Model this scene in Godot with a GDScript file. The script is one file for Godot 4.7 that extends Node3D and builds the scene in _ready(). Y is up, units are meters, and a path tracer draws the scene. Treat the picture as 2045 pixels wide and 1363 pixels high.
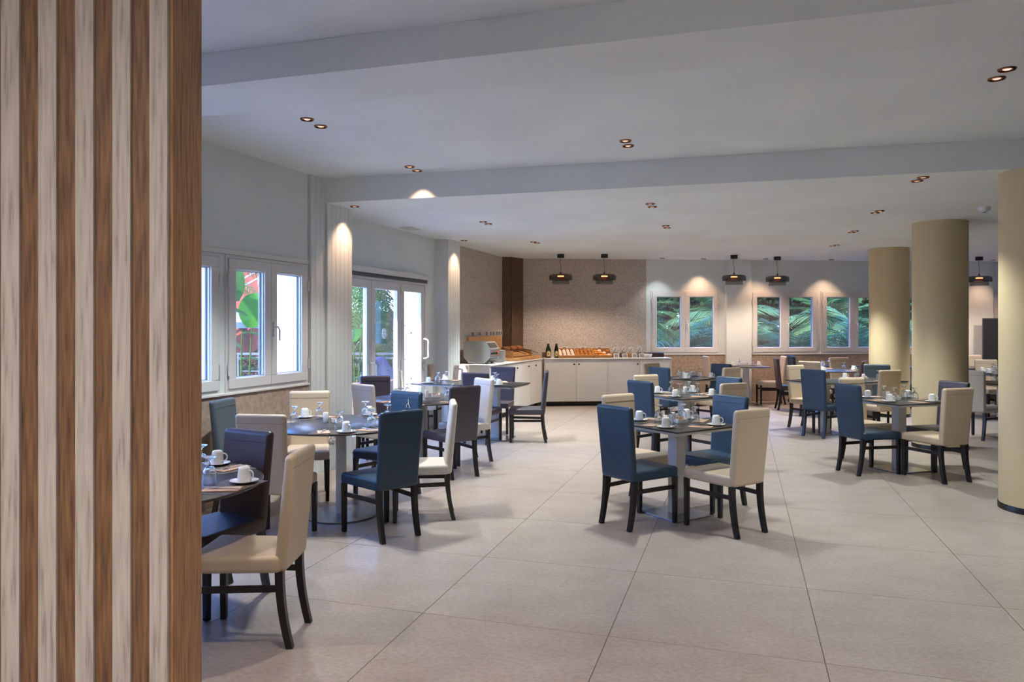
extends Node3D
# Hotel dining room. Plan coordinates: X to the right, D = depth away from the camera (world z = -D), metres.

const EYE := 1.55
const FPX := 1478.0
var M := {}
var used := {}
var rng := RandomNumberGenerator.new()

# ------------------------------------------------------------------ mesh builder
class MB:
	var v := PackedVector3Array()
	var n := PackedVector3Array()
	var uv := PackedVector2Array()
	var ix := PackedInt32Array()
	var col := PackedColorArray()

	func vert(p: Vector3, nn: Vector3, t := Vector2.ZERO) -> int:
		v.append(p); n.append(nn); uv.append(t)
		return v.size() - 1

	func tri(a: int, b: int, c: int) -> void:      # counter-clockwise from outside
		ix.append(a); ix.append(c); ix.append(b)

	func quad(a: Vector3, b: Vector3, c: Vector3, d: Vector3) -> void:
		var nn := (b - a).cross(d - a).normalized()
		var k := v.size()
		var w := a.distance_to(b)
		var h := a.distance_to(d)
		vert(a, nn, Vector2(0, 0)); vert(b, nn, Vector2(w, 0)); vert(c, nn, Vector2(w, h)); vert(d, nn, Vector2(0, h))
		tri(k, k + 1, k + 2); tri(k, k + 2, k + 3)

	func box(c: Vector3, s: Vector3, bas := Basis()) -> void:
		soft(c, s, 0.0, 0, bas)

	func soft(c: Vector3, s: Vector3, r := 0.004, k := 1, bas := Basis()) -> void:
		var h := s * 0.5
		r = minf(r, minf(h.x, minf(h.y, h.z)))
		for a in 3:
			var u := (a + 1) % 3
			var w := (a + 2) % 3
			var lu := steps(h[u], r, k)
			var lw := steps(h[w], r, k)
			for sg: float in [-1.0, 1.0]:
				var base := v.size()
				for i in lu.size():
					for j in lw.size():
						var p := Vector3.ZERO
						p[a] = sg * h[a]; p[u] = lu[i]; p[w] = lw[j]
						var q := p.clamp(-h + Vector3.ONE * r, h - Vector3.ONE * r)
						var nn := Vector3.ZERO
						nn[a] = sg
						if r > 0.0:
							nn = (p - q).normalized()
						vert(c + bas * (q + nn * r if r > 0.0 else p), bas * nn, Vector2(p[u], p[w]))
				var m := lw.size()
				for i in lu.size() - 1:
					for j in m - 1:
						var k0 := base + i * m + j
						if sg > 0.0:
							tri(k0, k0 + m, k0 + m + 1); tri(k0, k0 + m + 1, k0 + 1)
						else:
							tri(k0, k0 + m + 1, k0 + m); tri(k0, k0 + 1, k0 + m + 1)

	func steps(h: float, r: float, k: int) -> PackedFloat32Array:
		var o := PackedFloat32Array()
		if r <= 0.0 or k == 0:
			o.append(-h); o.append(h)
			return o
		for i in k + 1:
			o.append(-h + r * i / k)
		if h - r > 1e-5:
			for i in k + 1:
				o.append(h - r + r * i / k)
		else:
			for i in range(1, k + 1):
				o.append(h - r + r * i / k)
		return o

	func bend(f: Callable, from := 0) -> void:       # moves vertices, then smooths the normals again
		for i in range(from, v.size()):
			v[i] = f.call(v[i])
		smooth(from)

	func smooth(from := 0) -> void:
		var sum := {}
		for t in range(0, ix.size(), 3):
			if ix[t] < from:
				continue
			var fn := (v[ix[t + 2]] - v[ix[t]]).cross(v[ix[t + 1]] - v[ix[t]])
			for e in 3:
				var key := v[ix[t + e]].snapped(Vector3.ONE * 0.0002)
				sum[key] = sum.get(key, Vector3.ZERO) + fn
		for i in range(from, v.size()):
			var key := v[i].snapped(Vector3.ONE * 0.0002)
			if sum.has(key) and sum[key].length() > 1e-12:
				n[i] = sum[key].normalized()

	func lathe(prof: Array, segs := 20, c := Vector3.ZERO, bas := Basis()) -> void:   # profile of (radius, y), drawn from the axis outwards; a repeated point is a sharp edge
		var area := 0.0
		for k in prof.size():
			var a: Vector2 = prof[k]
			var b: Vector2 = prof[(k + 1) % prof.size()]
			area += a.cross(b)
		if area < -1e-9:                             # traced the wrong way round
			prof = prof.duplicate()
			prof.reverse()
		for k in prof.size() - 1:
			var a: Vector2 = prof[k]
			var b: Vector2 = prof[k + 1]
			if a.is_equal_approx(b):
				continue
			var na := pn(prof, k, k)
			var nb := pn(prof, k + 1, k)
			var base := v.size()
			for s in segs + 1:
				var t := TAU * s / segs
				var dx := Vector3(cos(t), 0, sin(t))
				vert(c + bas * (dx * a.x + Vector3.UP * a.y), bas * (dx * na.x + Vector3.UP * na.y), Vector2(float(s) / segs, a.y))
				vert(c + bas * (dx * b.x + Vector3.UP * b.y), bas * (dx * nb.x + Vector3.UP * nb.y), Vector2(float(s) / segs, b.y))
			for s in segs:
				var q := base + s * 2
				if a.x > 1e-6:
					tri(q, q + 1, q + 2)
				if b.x > 1e-6:
					tri(q + 1, q + 3, q + 2)

	func pn(prof: Array, at: int, seg: int) -> Vector2:
		var d: Vector2 = (prof[seg + 1] - prof[seg]).normalized()
		var out := Vector2(d.y, -d.x)
		var other := at - 1 if at == seg else at
		if other >= 0 and other + 1 < prof.size():
			var d2: Vector2 = prof[other + 1] - prof[other]
			if d2.length() > 1e-7:
				d2 = d2.normalized()
				var o2 := Vector2(d2.y, -d2.x)
				if out.dot(o2) > 0.3:
					return (out + o2).normalized()
		return out

	func tube(pts: Array, rad: Variant, segs := 8, caps := true) -> void:
		var side := Vector3.ZERO
		var base := v.size()
		for i in pts.size():
			var d: Vector3 = ((pts[mini(i + 1, pts.size() - 1)] as Vector3) - (pts[maxi(i - 1, 0)] as Vector3)).normalized()
			if side == Vector3.ZERO:
				side = d.cross(Vector3.UP if absf(d.y) < 0.9 else Vector3.RIGHT).normalized()
			else:
				side = (side - d * side.dot(d)).normalized()
			var up := side.cross(d)
			var r: float = rad[i] if rad is Array else rad
			for s in segs + 1:
				var t := TAU * s / segs
				var o := side * cos(t) + up * sin(t)
				vert(pts[i] + o * r, o, Vector2(float(s) / segs, i))
		for i in pts.size() - 1:
			for s in segs:
				var q := base + i * (segs + 1) + s
				tri(q, q + segs + 1, q + 1); tri(q + 1, q + segs + 1, q + segs + 2)
		if caps:
			for e in [0, pts.size() - 1]:
				var d: Vector3 = (pts[0] - pts[1]).normalized() if e == 0 else (pts[e] - pts[e - 1]).normalized()
				var c0 := vert(pts[e], d)
				for s in segs:
					var a := vert(v[base + e * (segs + 1) + s], d)
					var b := vert(v[base + e * (segs + 1) + s + 1], d)
					if e == 0:
						tri(c0, a, b)
					else:
						tri(c0, b, a)

	func prism(poly: PackedVector2Array, y0: float, y1: float) -> void:    # poly in (x, depth)
		if poly.size() < 3:
			return
		var ids := Geometry2D.triangulate_polygon(poly)
		for top in [0, 1]:
			var base := v.size()
			for p in poly:
				vert(Vector3(p.x, y1 if top else y0, -p.y), Vector3.UP if top else Vector3.DOWN, p)
			for t in range(0, ids.size(), 3):
				var a := poly[ids[t]]
				var b := poly[ids[t + 1]]
				var c := poly[ids[t + 2]]
				var ccw := (b - a).cross(c - a) > 0.0       # seen from above with depth pointing up the page
				if ccw == (top == 1):
					tri(base + ids[t], base + ids[t + 1], base + ids[t + 2])
				else:
					tri(base + ids[t], base + ids[t + 2], base + ids[t + 1])
		var cw := Geometry2D.is_polygon_clockwise(poly)
		for i in poly.size():
			var a := poly[i]
			var b := poly[(i + 1) % poly.size()]
			if cw:
				var s := a; a = b; b = s
			quad(Vector3(a.x, y0, -a.y), Vector3(b.x, y0, -b.y), Vector3(b.x, y1, -b.y), Vector3(a.x, y1, -a.y))

	func ring(x0: float, y0: float, x1: float, y1: float, t: float, z0: float, z1: float, r := 0.003) -> void:
		var zc := (z0 + z1) * 0.5
		var zs := z1 - z0
		soft(Vector3((x0 + x1) * 0.5, y0 + t * 0.5, zc), Vector3(x1 - x0, t, zs), r)
		soft(Vector3((x0 + x1) * 0.5, y1 - t * 0.5, zc), Vector3(x1 - x0, t, zs), r)
		soft(Vector3(x0 + t * 0.5, (y0 + y1) * 0.5, zc), Vector3(t, y1 - y0 - 2 * t, zs), r)
		soft(Vector3(x1 - t * 0.5, (y0 + y1) * 0.5, zc), Vector3(t, y1 - y0 - 2 * t, zs), r)

	func mesh(mat: Material) -> ArrayMesh:
		var a := []
		a.resize(Mesh.ARRAY_MAX)
		a[Mesh.ARRAY_VERTEX] = v
		a[Mesh.ARRAY_NORMAL] = n
		a[Mesh.ARRAY_TEX_UV] = uv
		a[Mesh.ARRAY_INDEX] = ix
		if col.size() == v.size() and col.size() > 0:
			a[Mesh.ARRAY_COLOR] = col
		var m := ArrayMesh.new()
		m.add_surface_from_arrays(Mesh.PRIMITIVE_TRIANGLES, a)
		m.surface_set_material(0, mat)
		return m

# ------------------------------------------------------------------ helpers
func W(x: float, d: float, h := 0.0) -> Vector3:
	return Vector3(x, h, -d)

func numbered(called: String) -> String:
	var k: int = used.get(called, 0)
	used[called] = k + 1
	return called if k == 0 else "%s_%03d" % [called, k]

func thing(called: String, label: String, cat: String, pos := Vector3.ZERO, turn := 0.0, group := "") -> Node3D:
	var o := Node3D.new()
	o.name = numbered(called)
	add_child(o, true)
	o.position = pos
	o.rotation.y = turn
	metas(o, label, cat, group)
	return o

func metas(o: Node3D, label: String, cat: String, group := "") -> void:
	if label: o.set_meta("label", label)
	if cat: o.set_meta("category", cat)
	if group: o.set_meta("group", group)

func part(called: String, m: Mesh, parent: Node3D, pos := Vector3.ZERO, label := "") -> MeshInstance3D:
	var o := MeshInstance3D.new()
	o.name = called
	o.mesh = m
	o.position = pos
	parent.add_child(o, true)
	if label: o.set_meta("label", label)
	return o

func solo(called: String, m: Mesh, label: String, cat: String, pos := Vector3.ZERO, turn := 0.0, group := "") -> MeshInstance3D:
	var o := MeshInstance3D.new()
	o.name = numbered(called)
	o.mesh = m
	add_child(o, true)
	o.position = pos
	o.rotation.y = turn
	metas(o, label, cat, group)
	return o

func struct(called: String, m: Mesh, label := "", cat := "") -> MeshInstance3D:
	var o := solo(called, m, label, cat)
	o.set_meta("kind", "structure")
	return o

func copy(src: Node3D, label: String, pos: Vector3, turn: float, group := "") -> Node3D:
	var c: Node3D = src.duplicate()
	var stem := String(src.name)
	var cut := RegEx.create_from_string("_\\d+$").search(stem)
	if cut: stem = stem.substr(0, cut.get_start())
	c.name = numbered(stem)
	add_child(c, true)
	c.position = pos
	c.rotation = Vector3(0, turn, 0)
	c.set_meta("label", label)
	if group: c.set_meta("group", group)
	return c

func mat(c: Color, rough := 0.6, metal := 0.0, spec := 0.5) -> StandardMaterial3D:
	var m := StandardMaterial3D.new()
	m.albedo_color = c
	m.roughness = rough
	m.metallic = metal
	m.metallic_specular = spec
	return m

func noise_tex(freq: float, seed_: int, ramp: Array, size := 512, oct := 4, kind := FastNoiseLite.TYPE_SIMPLEX_SMOOTH, grain := 2.5) -> ImageTexture:
	var f := FastNoiseLite.new()
	f.seed = seed_
	f.noise_type = kind
	f.frequency = freq
	f.fractal_octaves = oct
	var src := f.get_seamless_image(size, size, false, false, 0.1, true)
	src.convert(Image.FORMAT_L8)
	var data := src.get_data()
	var g := Gradient.new()
	var offs := PackedFloat32Array()
	var cols := PackedColorArray()
	for i in ramp.size():
		offs.append(float(i) / (ramp.size() - 1)); cols.append(ramp[i])
	g.offsets = offs; g.colors = cols
	var lut := PackedFloat32Array()
	for i in 256:
		var c := g.sample(i / 255.0)
		lut.append(c.r * 255.0); lut.append(c.g * 255.0); lut.append(c.b * 255.0)
	var out := PackedByteArray()
	out.resize(size * size * 3)
	var rn := RandomNumberGenerator.new()
	rn.seed = seed_ + 1000
	for i in size * size:
		var k := data[i] * 3
		var d := (rn.randf() + rn.randf() - 1.0) * grain + 0.5      # fine grain of the surface itself
		out[i * 3] = int(clampf(lut[k] + d, 0.0, 255.0))
		out[i * 3 + 1] = int(clampf(lut[k + 1] + d, 0.0, 255.0))
		out[i * 3 + 2] = int(clampf(lut[k + 2] + d, 0.0, 255.0))
	return ImageTexture.create_from_image(Image.create_from_data(size, size, false, Image.FORMAT_RGB8, out))

func tri_mat(tex: Texture2D, scale: Vector3, rough := 0.5, world := true, offset := Vector3.ZERO) -> StandardMaterial3D:
	var m := mat(Color.WHITE, rough)
	m.albedo_texture = tex
	m.uv1_triplanar = true
	m.uv1_world_triplanar = world
	m.uv1_triplanar_sharpness = 4.0
	m.uv1_scale = scale
	m.uv1_offset = offset
	return m

func glow(c: Color, e: float) -> StandardMaterial3D:
	var m := mat(Color(0.1, 0.1, 0.1), 0.5)
	m.emission_enabled = true
	m.emission = c
	m.emission_energy_multiplier = e
	return m

func pane(c: Color, a: float, rough := 0.02) -> StandardMaterial3D:
	var m := mat(Color(c.r, c.g, c.b, a), rough)
	m.transparency = BaseMaterial3D.TRANSPARENCY_ALPHA
	return m

func mb_box(s: Vector3, material: Material, r := 0.004, c := Vector3.ZERO) -> ArrayMesh:
	var b := MB.new()
	b.soft(c, s, r)
	return b.mesh(material)

# ------------------------------------------------------------------ scene
func _ready() -> void:
	rng.seed = 7
	camera_and_light()
	materials()
	shell()
	windows_and_door()
	outside()
	slat_screen()
	columns_and_ceiling_fittings()
	buffet()
	tables_and_chairs()

func camera_and_light() -> void:
	var cam := Camera3D.new()
	cam.name = "camera"
	cam.projection = Camera3D.PROJECTION_FRUSTUM
	cam.near = 0.1
	cam.far = 200.0
	cam.size = 1363.0 / FPX * cam.near
	cam.frustum_offset = Vector2(0, -(681.5 - 647.0) / FPX * cam.near)
	cam.position = Vector3(0, EYE, 0)
	add_child(cam)
	cam.current = true
	var env := Environment.new()
	var sky := Sky.new()
	var sm := ProceduralSkyMaterial.new()
	sm.sky_top_color = Color(0.32, 0.54, 0.93)
	sm.sky_horizon_color = Color(0.74, 0.85, 1.0)
	sm.sky_curve = 0.12
	sm.ground_bottom_color = Color(0.55, 0.52, 0.48)
	sm.ground_horizon_color = Color(0.7, 0.7, 0.7)
	sm.sun_angle_max = 1.0
	sky.sky_material = sm
	env.background_mode = Environment.BG_SKY
	env.sky = sky
	env.background_energy_multiplier = 12.5
	env.tonemap_mode = Environment.TONE_MAPPER_LINEAR
	env.tonemap_exposure = 1.45
	env.sdfgi_enabled = true
	env.ssao_enabled = true
	env.ssil_enabled = true
	var we := WorldEnvironment.new()
	we.name = "surroundings"
	we.environment = env
	add_child(we)
	var sun := DirectionalLight3D.new()
	sun.name = "sun"
	sun.light_color = Color(1.0, 0.95, 0.87)
	sun.light_energy = 3.6
	sun.light_angular_distance = 0.6
	sun.shadow_enabled = true
	sun.sky_mode = DirectionalLight3D.SKY_MODE_LIGHT_ONLY
	add_child(sun)
	var dir := Vector3(0.52, -0.53, -0.669)
	sun.look_at_from_position(-dir * 10.0, Vector3.ZERO, Vector3.UP)

func materials() -> void:
	# floor: large-format beige stone-look tile
	var ft := noise_tex(0.008, 3, [Color(0.645, 0.595, 0.555), Color(0.668, 0.62, 0.58), Color(0.682, 0.636, 0.597), Color(0.695, 0.653, 0.615), Color(0.71, 0.672, 0.636)], 1024, 6, FastNoiseLite.TYPE_SIMPLEX_SMOOTH, 9.0)
	var fd := noise_tex(0.025, 9, [Color(0.85, 0.85, 0.845), Color(0.94, 0.94, 0.94), Color(1.0, 1.0, 1.0)], 1024, 6, FastNoiseLite.TYPE_SIMPLEX_SMOOTH, 8.0)
	var fr := noise_tex(0.02, 8, [Color(0.3, 0.3, 0.3), Color(0.37, 0.37, 0.37)], 512, 4)
	for k in 4:
		var fm := tri_mat(ft, Vector3(0.26, 0.34, 0.42), 1.0, true, Vector3(0.27 * k, 0.41 * k, 0.63 * k))
		fm.roughness_texture = fr
		fm.metallic_specular = 0.55
		fm.detail_enabled = true
		fm.detail_blend_mode = BaseMaterial3D.BLEND_MODE_MUL
		fm.detail_uv_layer = BaseMaterial3D.DETAIL_UV_2
		fm.detail_albedo = fd
		fm.uv2_triplanar = true
		fm.uv2_world_triplanar = true
		fm.uv2_scale = Vector3(0.9, 0.9, 1.5)
		fm.uv2_offset = Vector3(0.17 * k, 0.11 * k, 0.23 * k)
		M["tile%d" % k] = fm
	M.grout = mat(Color(0.3, 0.26, 0.23), 0.9)
	M.white = tri_mat(noise_tex(0.01, 21, [Color(0.82, 0.85, 0.85), Color(0.85, 0.88, 0.885)], 256, 3), Vector3.ONE * 0.5, 0.75)
	M.ceiling = tri_mat(noise_tex(0.006, 22, [Color(0.86, 0.88, 0.875), Color(0.9, 0.92, 0.915)], 256, 3), Vector3.ONE * 0.4, 0.7)
	M.dado = tri_mat(noise_tex(0.03, 23, [Color(0.56, 0.49, 0.43), Color(0.64, 0.57, 0.51), Color(0.7, 0.63, 0.57)], 512, 5), Vector3.ONE * 0.9, 0.7)
	var weave := noise_tex(0.09, 31, [Color(0.54, 0.5, 0.47), Color(0.73, 0.69, 0.655), Color(0.82, 0.79, 0.76)], 512, 2, FastNoiseLite.TYPE_VALUE)
	for k in 2:
		var wm := tri_mat(weave, Vector3(1.3, 3.4, 1.3), 0.7, true, Vector3.ONE * 0.37 * k)
		var bt := noise_tex(0.09, 31, [Color.BLACK, Color.WHITE], 512, 2, FastNoiseLite.TYPE_VALUE)
		wm.heightmap_enabled = true
		wm.heightmap_texture = bt
		wm.heightmap_scale = 0.3
		M["weave%d" % k] = wm
	M.frame = mat(Color(0.83, 0.83, 0.83), 0.35)
	M.seal = mat(Color(0.3, 0.32, 0.34), 0.6)
	M.glass = pane(Color(1, 1, 1), 0.04)
	M.board_white = mat(Color(0.84, 0.84, 0.83), 0.5)
	M.steel = mat(Color(0.72, 0.72, 0.72), 0.22, 1.0)
	M.brushed = mat(Color(0.62, 0.63, 0.64), 0.38, 1.0)
	M.chrome = mat(Color(0.85, 0.85, 0.86), 0.12, 1.0)
	M.black = mat(Color(0.05, 0.05, 0.055), 0.4)
	M.darkgrey = mat(Color(0.16, 0.16, 0.17), 0.5)
	M.post = mat(Color(0.74, 0.74, 0.73), 0.4)
	M.yellow = mat(Color(0.81, 0.735, 0.575), 0.75)
	M.panel_dark = mat(Color(0.13, 0.15, 0.18), 0.35)
	# woods
	var pale := noise_tex(0.03, 41, [Color(0.5, 0.45, 0.42), Color(0.665, 0.62, 0.59), Color(0.715, 0.67, 0.64), Color(0.75, 0.71, 0.68)], 512, 5)
	for k in 5:
		M["pale%d" % k] = tri_mat(pale, Vector3(5.0, 0.3, 5.0), 0.6, false, Vector3(0.21 * k, 0.37 * k, 0.13 * k))
	var brown := noise_tex(0.035, 43, [Color(0.25, 0.165, 0.105), Color(0.41, 0.285, 0.19), Color(0.48, 0.345, 0.235), Color(0.55, 0.405, 0.285)], 512, 5)
	M.brown = tri_mat(brown, Vector3(4.6, 0.3, 4.6), 0.55)
	M.brown_end_lit = tri_mat(noise_tex(0.035, 47, [Color(0.42, 0.29, 0.18), Color(0.6, 0.44, 0.3), Color(0.68, 0.51, 0.355), Color(0.74, 0.58, 0.42)], 512, 5), Vector3(4.6, 0.3, 4.6), 0.55)  # same wood as the brown boards, lightened for light falling on the end
	for k in 3:
		M["brownb%d" % k] = tri_mat(brown, Vector3(4.6, 0.3, 4.6), 0.55, false, Vector3(0.31 * k, 0.23 * k, 0.17 * k))
	var oak := noise_tex(0.03, 44, [Color(0.22, 0.16, 0.11), Color(0.36, 0.275, 0.2), Color(0.46, 0.36, 0.27)], 512, 5)
	M.oak = tri_mat(oak, Vector3(3.0, 0.35, 3.0), 0.6)
	var block := noise_tex(0.02, 45, [Color(0.56, 0.38, 0.22), Color(0.76, 0.56, 0.35), Color(0.82, 0.64, 0.43)], 256, 4)
	M.block = tri_mat(block, Vector3(1.2, 6.0, 6.0), 0.5)
	M.basket = mat(Color(0.66, 0.46, 0.26), 0.6)
	# leather
	M.leg = mat(Color(0.075, 0.058, 0.052), 0.35)
	var hide := noise_tex(0.22, 51, [Color(0.46, 0.46, 0.46), Color(0.54, 0.54, 0.54)], 256, 3)
	for a in [["cream", Color(0.765, 0.69, 0.59)], ["navy", Color(0.14, 0.235, 0.315)], ["maroon", Color(0.205, 0.14, 0.135)], ["slate", Color(0.29, 0.34, 0.375)], ["plum", Color(0.27, 0.25, 0.29)], ["pearl", Color(0.8, 0.775, 0.73)]]:
		var lm := mat(a[1], 0.42)
		lm.heightmap_enabled = true
		lm.heightmap_texture = hide
		lm.heightmap_scale = 0.05
		lm.uv1_triplanar = true
		lm.uv1_scale = Vector3.ONE * 5.0
		M[a[0]] = lm
		M["seam_" + a[0]] = mat((a[1] as Color).darkened(0.25), 0.6)
	# tableware
	M.top = mat(Color(0.2, 0.195, 0.19), 0.28)
	M.mat = tri_mat(noise_tex(0.03, 61, [Color(0.27, 0.235, 0.2), Color(0.34, 0.29, 0.245)], 256, 3), Vector3(2, 2, 2), 0.55)
	M.china = mat(Color(0.86, 0.86, 0.85), 0.18)
	M.clear = mat(Color(0.98, 0.99, 1.0, 0.03), 0.0)
	M.clear.refraction_enabled = true
	M.clear.refraction_scale = 0.05
	M.clear_sheet = pane(Color(0.95, 0.97, 1.0), 0.12)
	M.napkin = mat(Color(0.74, 0.62, 0.52), 0.85)
	M.paper = mat(Color(0.86, 0.84, 0.8), 0.8)
	M.sachet = mat(Color(0.72, 0.5, 0.36), 0.7)
	M.copper = mat(Color(0.56, 0.36, 0.27), 0.25, 1.0)

func downlight(x: float, d: float, h: float, e: float, where: String, warm := Color(1.0, 0.86, 0.73), cone := 44.0) -> void:
	var o := thing("recessed_downlight", where, "ceiling light", W(x, d, h), 0.0, "round recessed ceiling downlights")
	part("trim_ring", M.dl_ring, o)
	part("reflector", M.dl_cup, o)
	part("bulb", M.dl_bulb, o)
	var s := SpotLight3D.new()
	s.name = "beam"
	s.light_color = warm
	s.light_energy = e
	s.light_size = 0.03
	s.spot_angle = cone
	s.spot_angle_attenuation = 0.6
	s.spot_range = 20.0
	s.spot_attenuation = 2.0
	s.shadow_enabled = true
	s.rotation.x = -PI / 2
	s.position.y = -0.012
	o.add_child(s)

# ------------------------------------------------------------------ room shell
func frame_of(x0: float, d0: float, x1: float, d1: float) -> Dictionary:     # local x along the wall, y up, z into the room
	var a := Vector2(x0, d0)
	var b := Vector2(x1, d1)
	var u := (b - a).normalized()
	var bas := Basis(Vector3(u.x, 0, -u.y), Vector3.UP, Vector3(u.y, 0, u.x))
	return {"at": W(x0, d0), "bas": bas, "len": a.distance_to(b), "turn": atan2(u.y, u.x)}

func on(f: Dictionary, s: float, y: float, z: float) -> Vector3:
	return (f.at as Vector3) + (f.bas as Basis) * Vector3(s, y, z)

func wall_mesh(length: float, h: float, th: float, holes: Array, m: Material) -> ArrayMesh:   # holes: [s0, s1, y0, y1] sorted
	var b := MB.new()
	var s := 0.0
	for o in holes:
		if o[0] > s:
			b.box(Vector3((s + o[0]) * 0.5, h * 0.5, -th * 0.5), Vector3(o[0] - s, h, th))
		if o[2] > 0.0:
			b.box(Vector3((o[0] + o[1]) * 0.5, o[2] * 0.5, -th * 0.5), Vector3(o[1] - o[0], o[2], th))
		b.box(Vector3((o[0] + o[1]) * 0.5, (o[3] + h) * 0.5, -th * 0.5), Vector3(o[1] - o[0], h - o[3], th))
		s = o[1]
	if length > s:
		b.box(Vector3((s + length) * 0.5, h * 0.5, -th * 0.5), Vector3(length - s, h, th))
	return b.mesh(m)

var F1: Dictionary
var F2: Dictionary
var F3: Dictionary
var F4: Dictionary
var units1 := []
var units4 := []

func shell() -> void:
	F1 = frame_of(-6.139, -4.0, -1.995, 7.77)
	F2 = frame_of(-2.184, 8.0, -1.161, 11.1)
	F3 = frame_of(-1.064, 11.4, -0.195, 14.07)
	F4 = frame_of(0.2, 14.437, 11.2, 15.317)
	# floor slab and one-metre tiles laid at an angle to the lens
	var room := PackedVector2Array([Vector2(-6.13, -3.99), Vector2(-2.05, 7.75), Vector2(-2.18, 8.0), Vector2(-1.16, 11.1), Vector2(-1.06, 11.4), Vector2(-0.2, 14.06), Vector2(0.2, 14.43), Vector2(11.19, 15.31), Vector2(6.2, -3.99)])
	var fb := MB.new()
	fb.prism(PackedVector2Array([Vector2(-6.9, -4.4), Vector2(-2.6, 7.9), Vector2(-1.5, 11.4), Vector2(-0.6, 14.5), Vector2(0.1, 14.9), Vector2(11.6, 15.8), Vector2(6.6, -4.4)]), -0.2, -0.003)
	var floor_o := struct("floor", fb.mesh(M.grout))
	var cs := cos(0.3003)
	var sn := sin(0.3003)
	for i in range(-8, 14):
		for j in range(-4, 17):
			var q := PackedVector2Array()
			var mid := Vector2.ZERO
			for c in [Vector2(0, 0), Vector2(1, 0), Vector2(1, 1), Vector2(0, 1)]:
				var u: float = -2.625 + 0.9973 * (i + c.x) + (0.0018 if c.x < 0.5 else -0.0018)
				var w: float = 3.646 + 0.9973 * (j + c.y) + (0.0018 if c.y < 0.5 else -0.0018)
				q.append(Vector2(cs * u + sn * w, -sn * u + cs * w))
				mid += q[-1] * 0.25
			if mid.y < 1.8 or absf(mid.x) > 0.74 * mid.y + 1.0:
				continue
			for cut in Geometry2D.intersect_polygons(q, room):
				var tb := MB.new()
				tb.prism(cut, -0.003, 0.0)
				part("tile", tb.mesh(M["tile%d" % posmod(i * 3 + j * 5 + (i * j) % 3, 4)]), floor_o)
	var fb2 := MB.new()       # the same floor goes on behind the lens
	fb2.prism(PackedVector2Array([Vector2(-6.1, -3.98), Vector2(-4.3, 1.2), Vector2(7.6, 1.2), Vector2(6.2, -3.98)]), -0.003, -0.0005)
	part("tile", fb2.mesh(M.tile0), floor_o)
	# left wall with casement windows
	var holes := []
	for k in range(4, -1, -1):
		var r := 12.213 - 1.266 * k
		holes.append([r - 1.2, r, 0.95, 2.15])
		units1.append(r - 1.2)
	var wl := struct("wall_left", wall_mesh(F1.len, 3.07, 0.3, holes, M.white))
	wl.transform = Transform3D(F1.bas, F1.at)
	part("dado", mb_box(Vector3(F1.len - 0.26, 0.93, 0.014), M.dado, 0.003, Vector3(F1.len * 0.5 - 0.13, 0.465, 0.007)), wl)
	part("sill", mb_box(Vector3(F1.len - 0.26, 0.02, 0.03), M.board_white, 0.004, Vector3(F1.len * 0.5 - 0.13, 0.94, 0.015)), wl)
	part("casing", mb_box(Vector3(F1.len - 0.26, 0.045, 0.02), M.board_white, 0.004, Vector3(F1.len * 0.5 - 0.13, 2.175, 0.01)), wl)
	# boarded pier between the casements and the glass door
	var pier := thing("boarded_pier", "white boarded pier with a warm scallop of light, beside the left windows", "pier", F1.at, F1.turn)
	pier.set_meta("kind", "structure")
	var pb := MB.new()
	pb.box(Vector3(12.6, 1.535, -0.2), Vector3(0.74, 3.07, 0.44))
	part("core", pb.mesh(M.board_white), pier)
	for k in 3:
		part("board", mb_box(Vector3(0.082, 3.07 if k < 3 else 2.82, 0.012), M.white, 0.003, Vector3(12.235 + 0.043 + 0.085 * k, 1.535, 0.026)), pier)
	for k in 6:
		part("board", mb_box(Vector3(0.078, 2.82, 0.014), M.white, 0.003, Vector3(12.492 + 0.0405 + 0.0805 * k, 1.41, 0.052)), pier)
	part("backing", mb_box(Vector3(0.483, 2.82, 0.02), M.board_white, 0.001, Vector3(12.4915 + 0.2415, 1.41, 0.036)), pier)
	var sock := thing("wall_socket", "white double wall socket low on the boarded pier behind the round table", "socket", on(F1, 12.56, 0.33, 0.06), F1.turn)
	part("plate", mb_box(Vector3(0.15, 0.085, 0.008), M.china, 0.003, Vector3(0, 0, 0.004)), sock)
	for s in [-0.036, 0.036]:
		var lb := MB.new()
		lb.lathe([Vector2(0.0, 0.012), Vector2(0.015, 0.012), Vector2(0.018, 0.016), Vector2(0.026, 0.016), Vector2(0.026, 0.0)], 14, Vector3(s, 0, 0), Basis(Vector3.RIGHT, PI / 2))
		part("outlet", lb.mesh(M.frame), sock)
	# wall with the folding glass door
	var w2 := struct("wall_left", wall_mesh(F2.len + 0.3, 3.07, 0.3, [[0.42, 2.93, 0.0, 2.15]], M.white))
	w2.transform = Transform3D(F2.bas, F2.at)
	var p2 := MB.new()
	p2.prism(PackedVector2Array([Vector2(-1.4, 11.107), Vector2(-0.9695, 11.107), Vector2(-0.822, 11.516), Vector2(-1.3, 11.7)]), 0.0, 2.82)
	var pier2 := struct("boarded_pier", p2.mesh(M.board_white), "narrow white boarded pier between the glass door and the buffet", "pier")
	var f_p2 := frame_of(-0.9695, 11.107, -0.822, 11.516)
	for k in 5:
		var o := part("board", mb_box(Vector3(0.083, 2.82, 0.012), M.white, 0.003, Vector3(0.0435 + 0.087 * k, 1.41, 0.006)), pier2)
		o.transform = Transform3D(f_p2.bas, f_p2.at)
	# textured stone-look panels round the buffet
	var w3 := struct("wall_left", wall_mesh(F3.len, 2.82, 0.3, [], M.dado))
	w3.transform = Transform3D(F3.bas, F3.at)
	var w4holes := []
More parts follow.
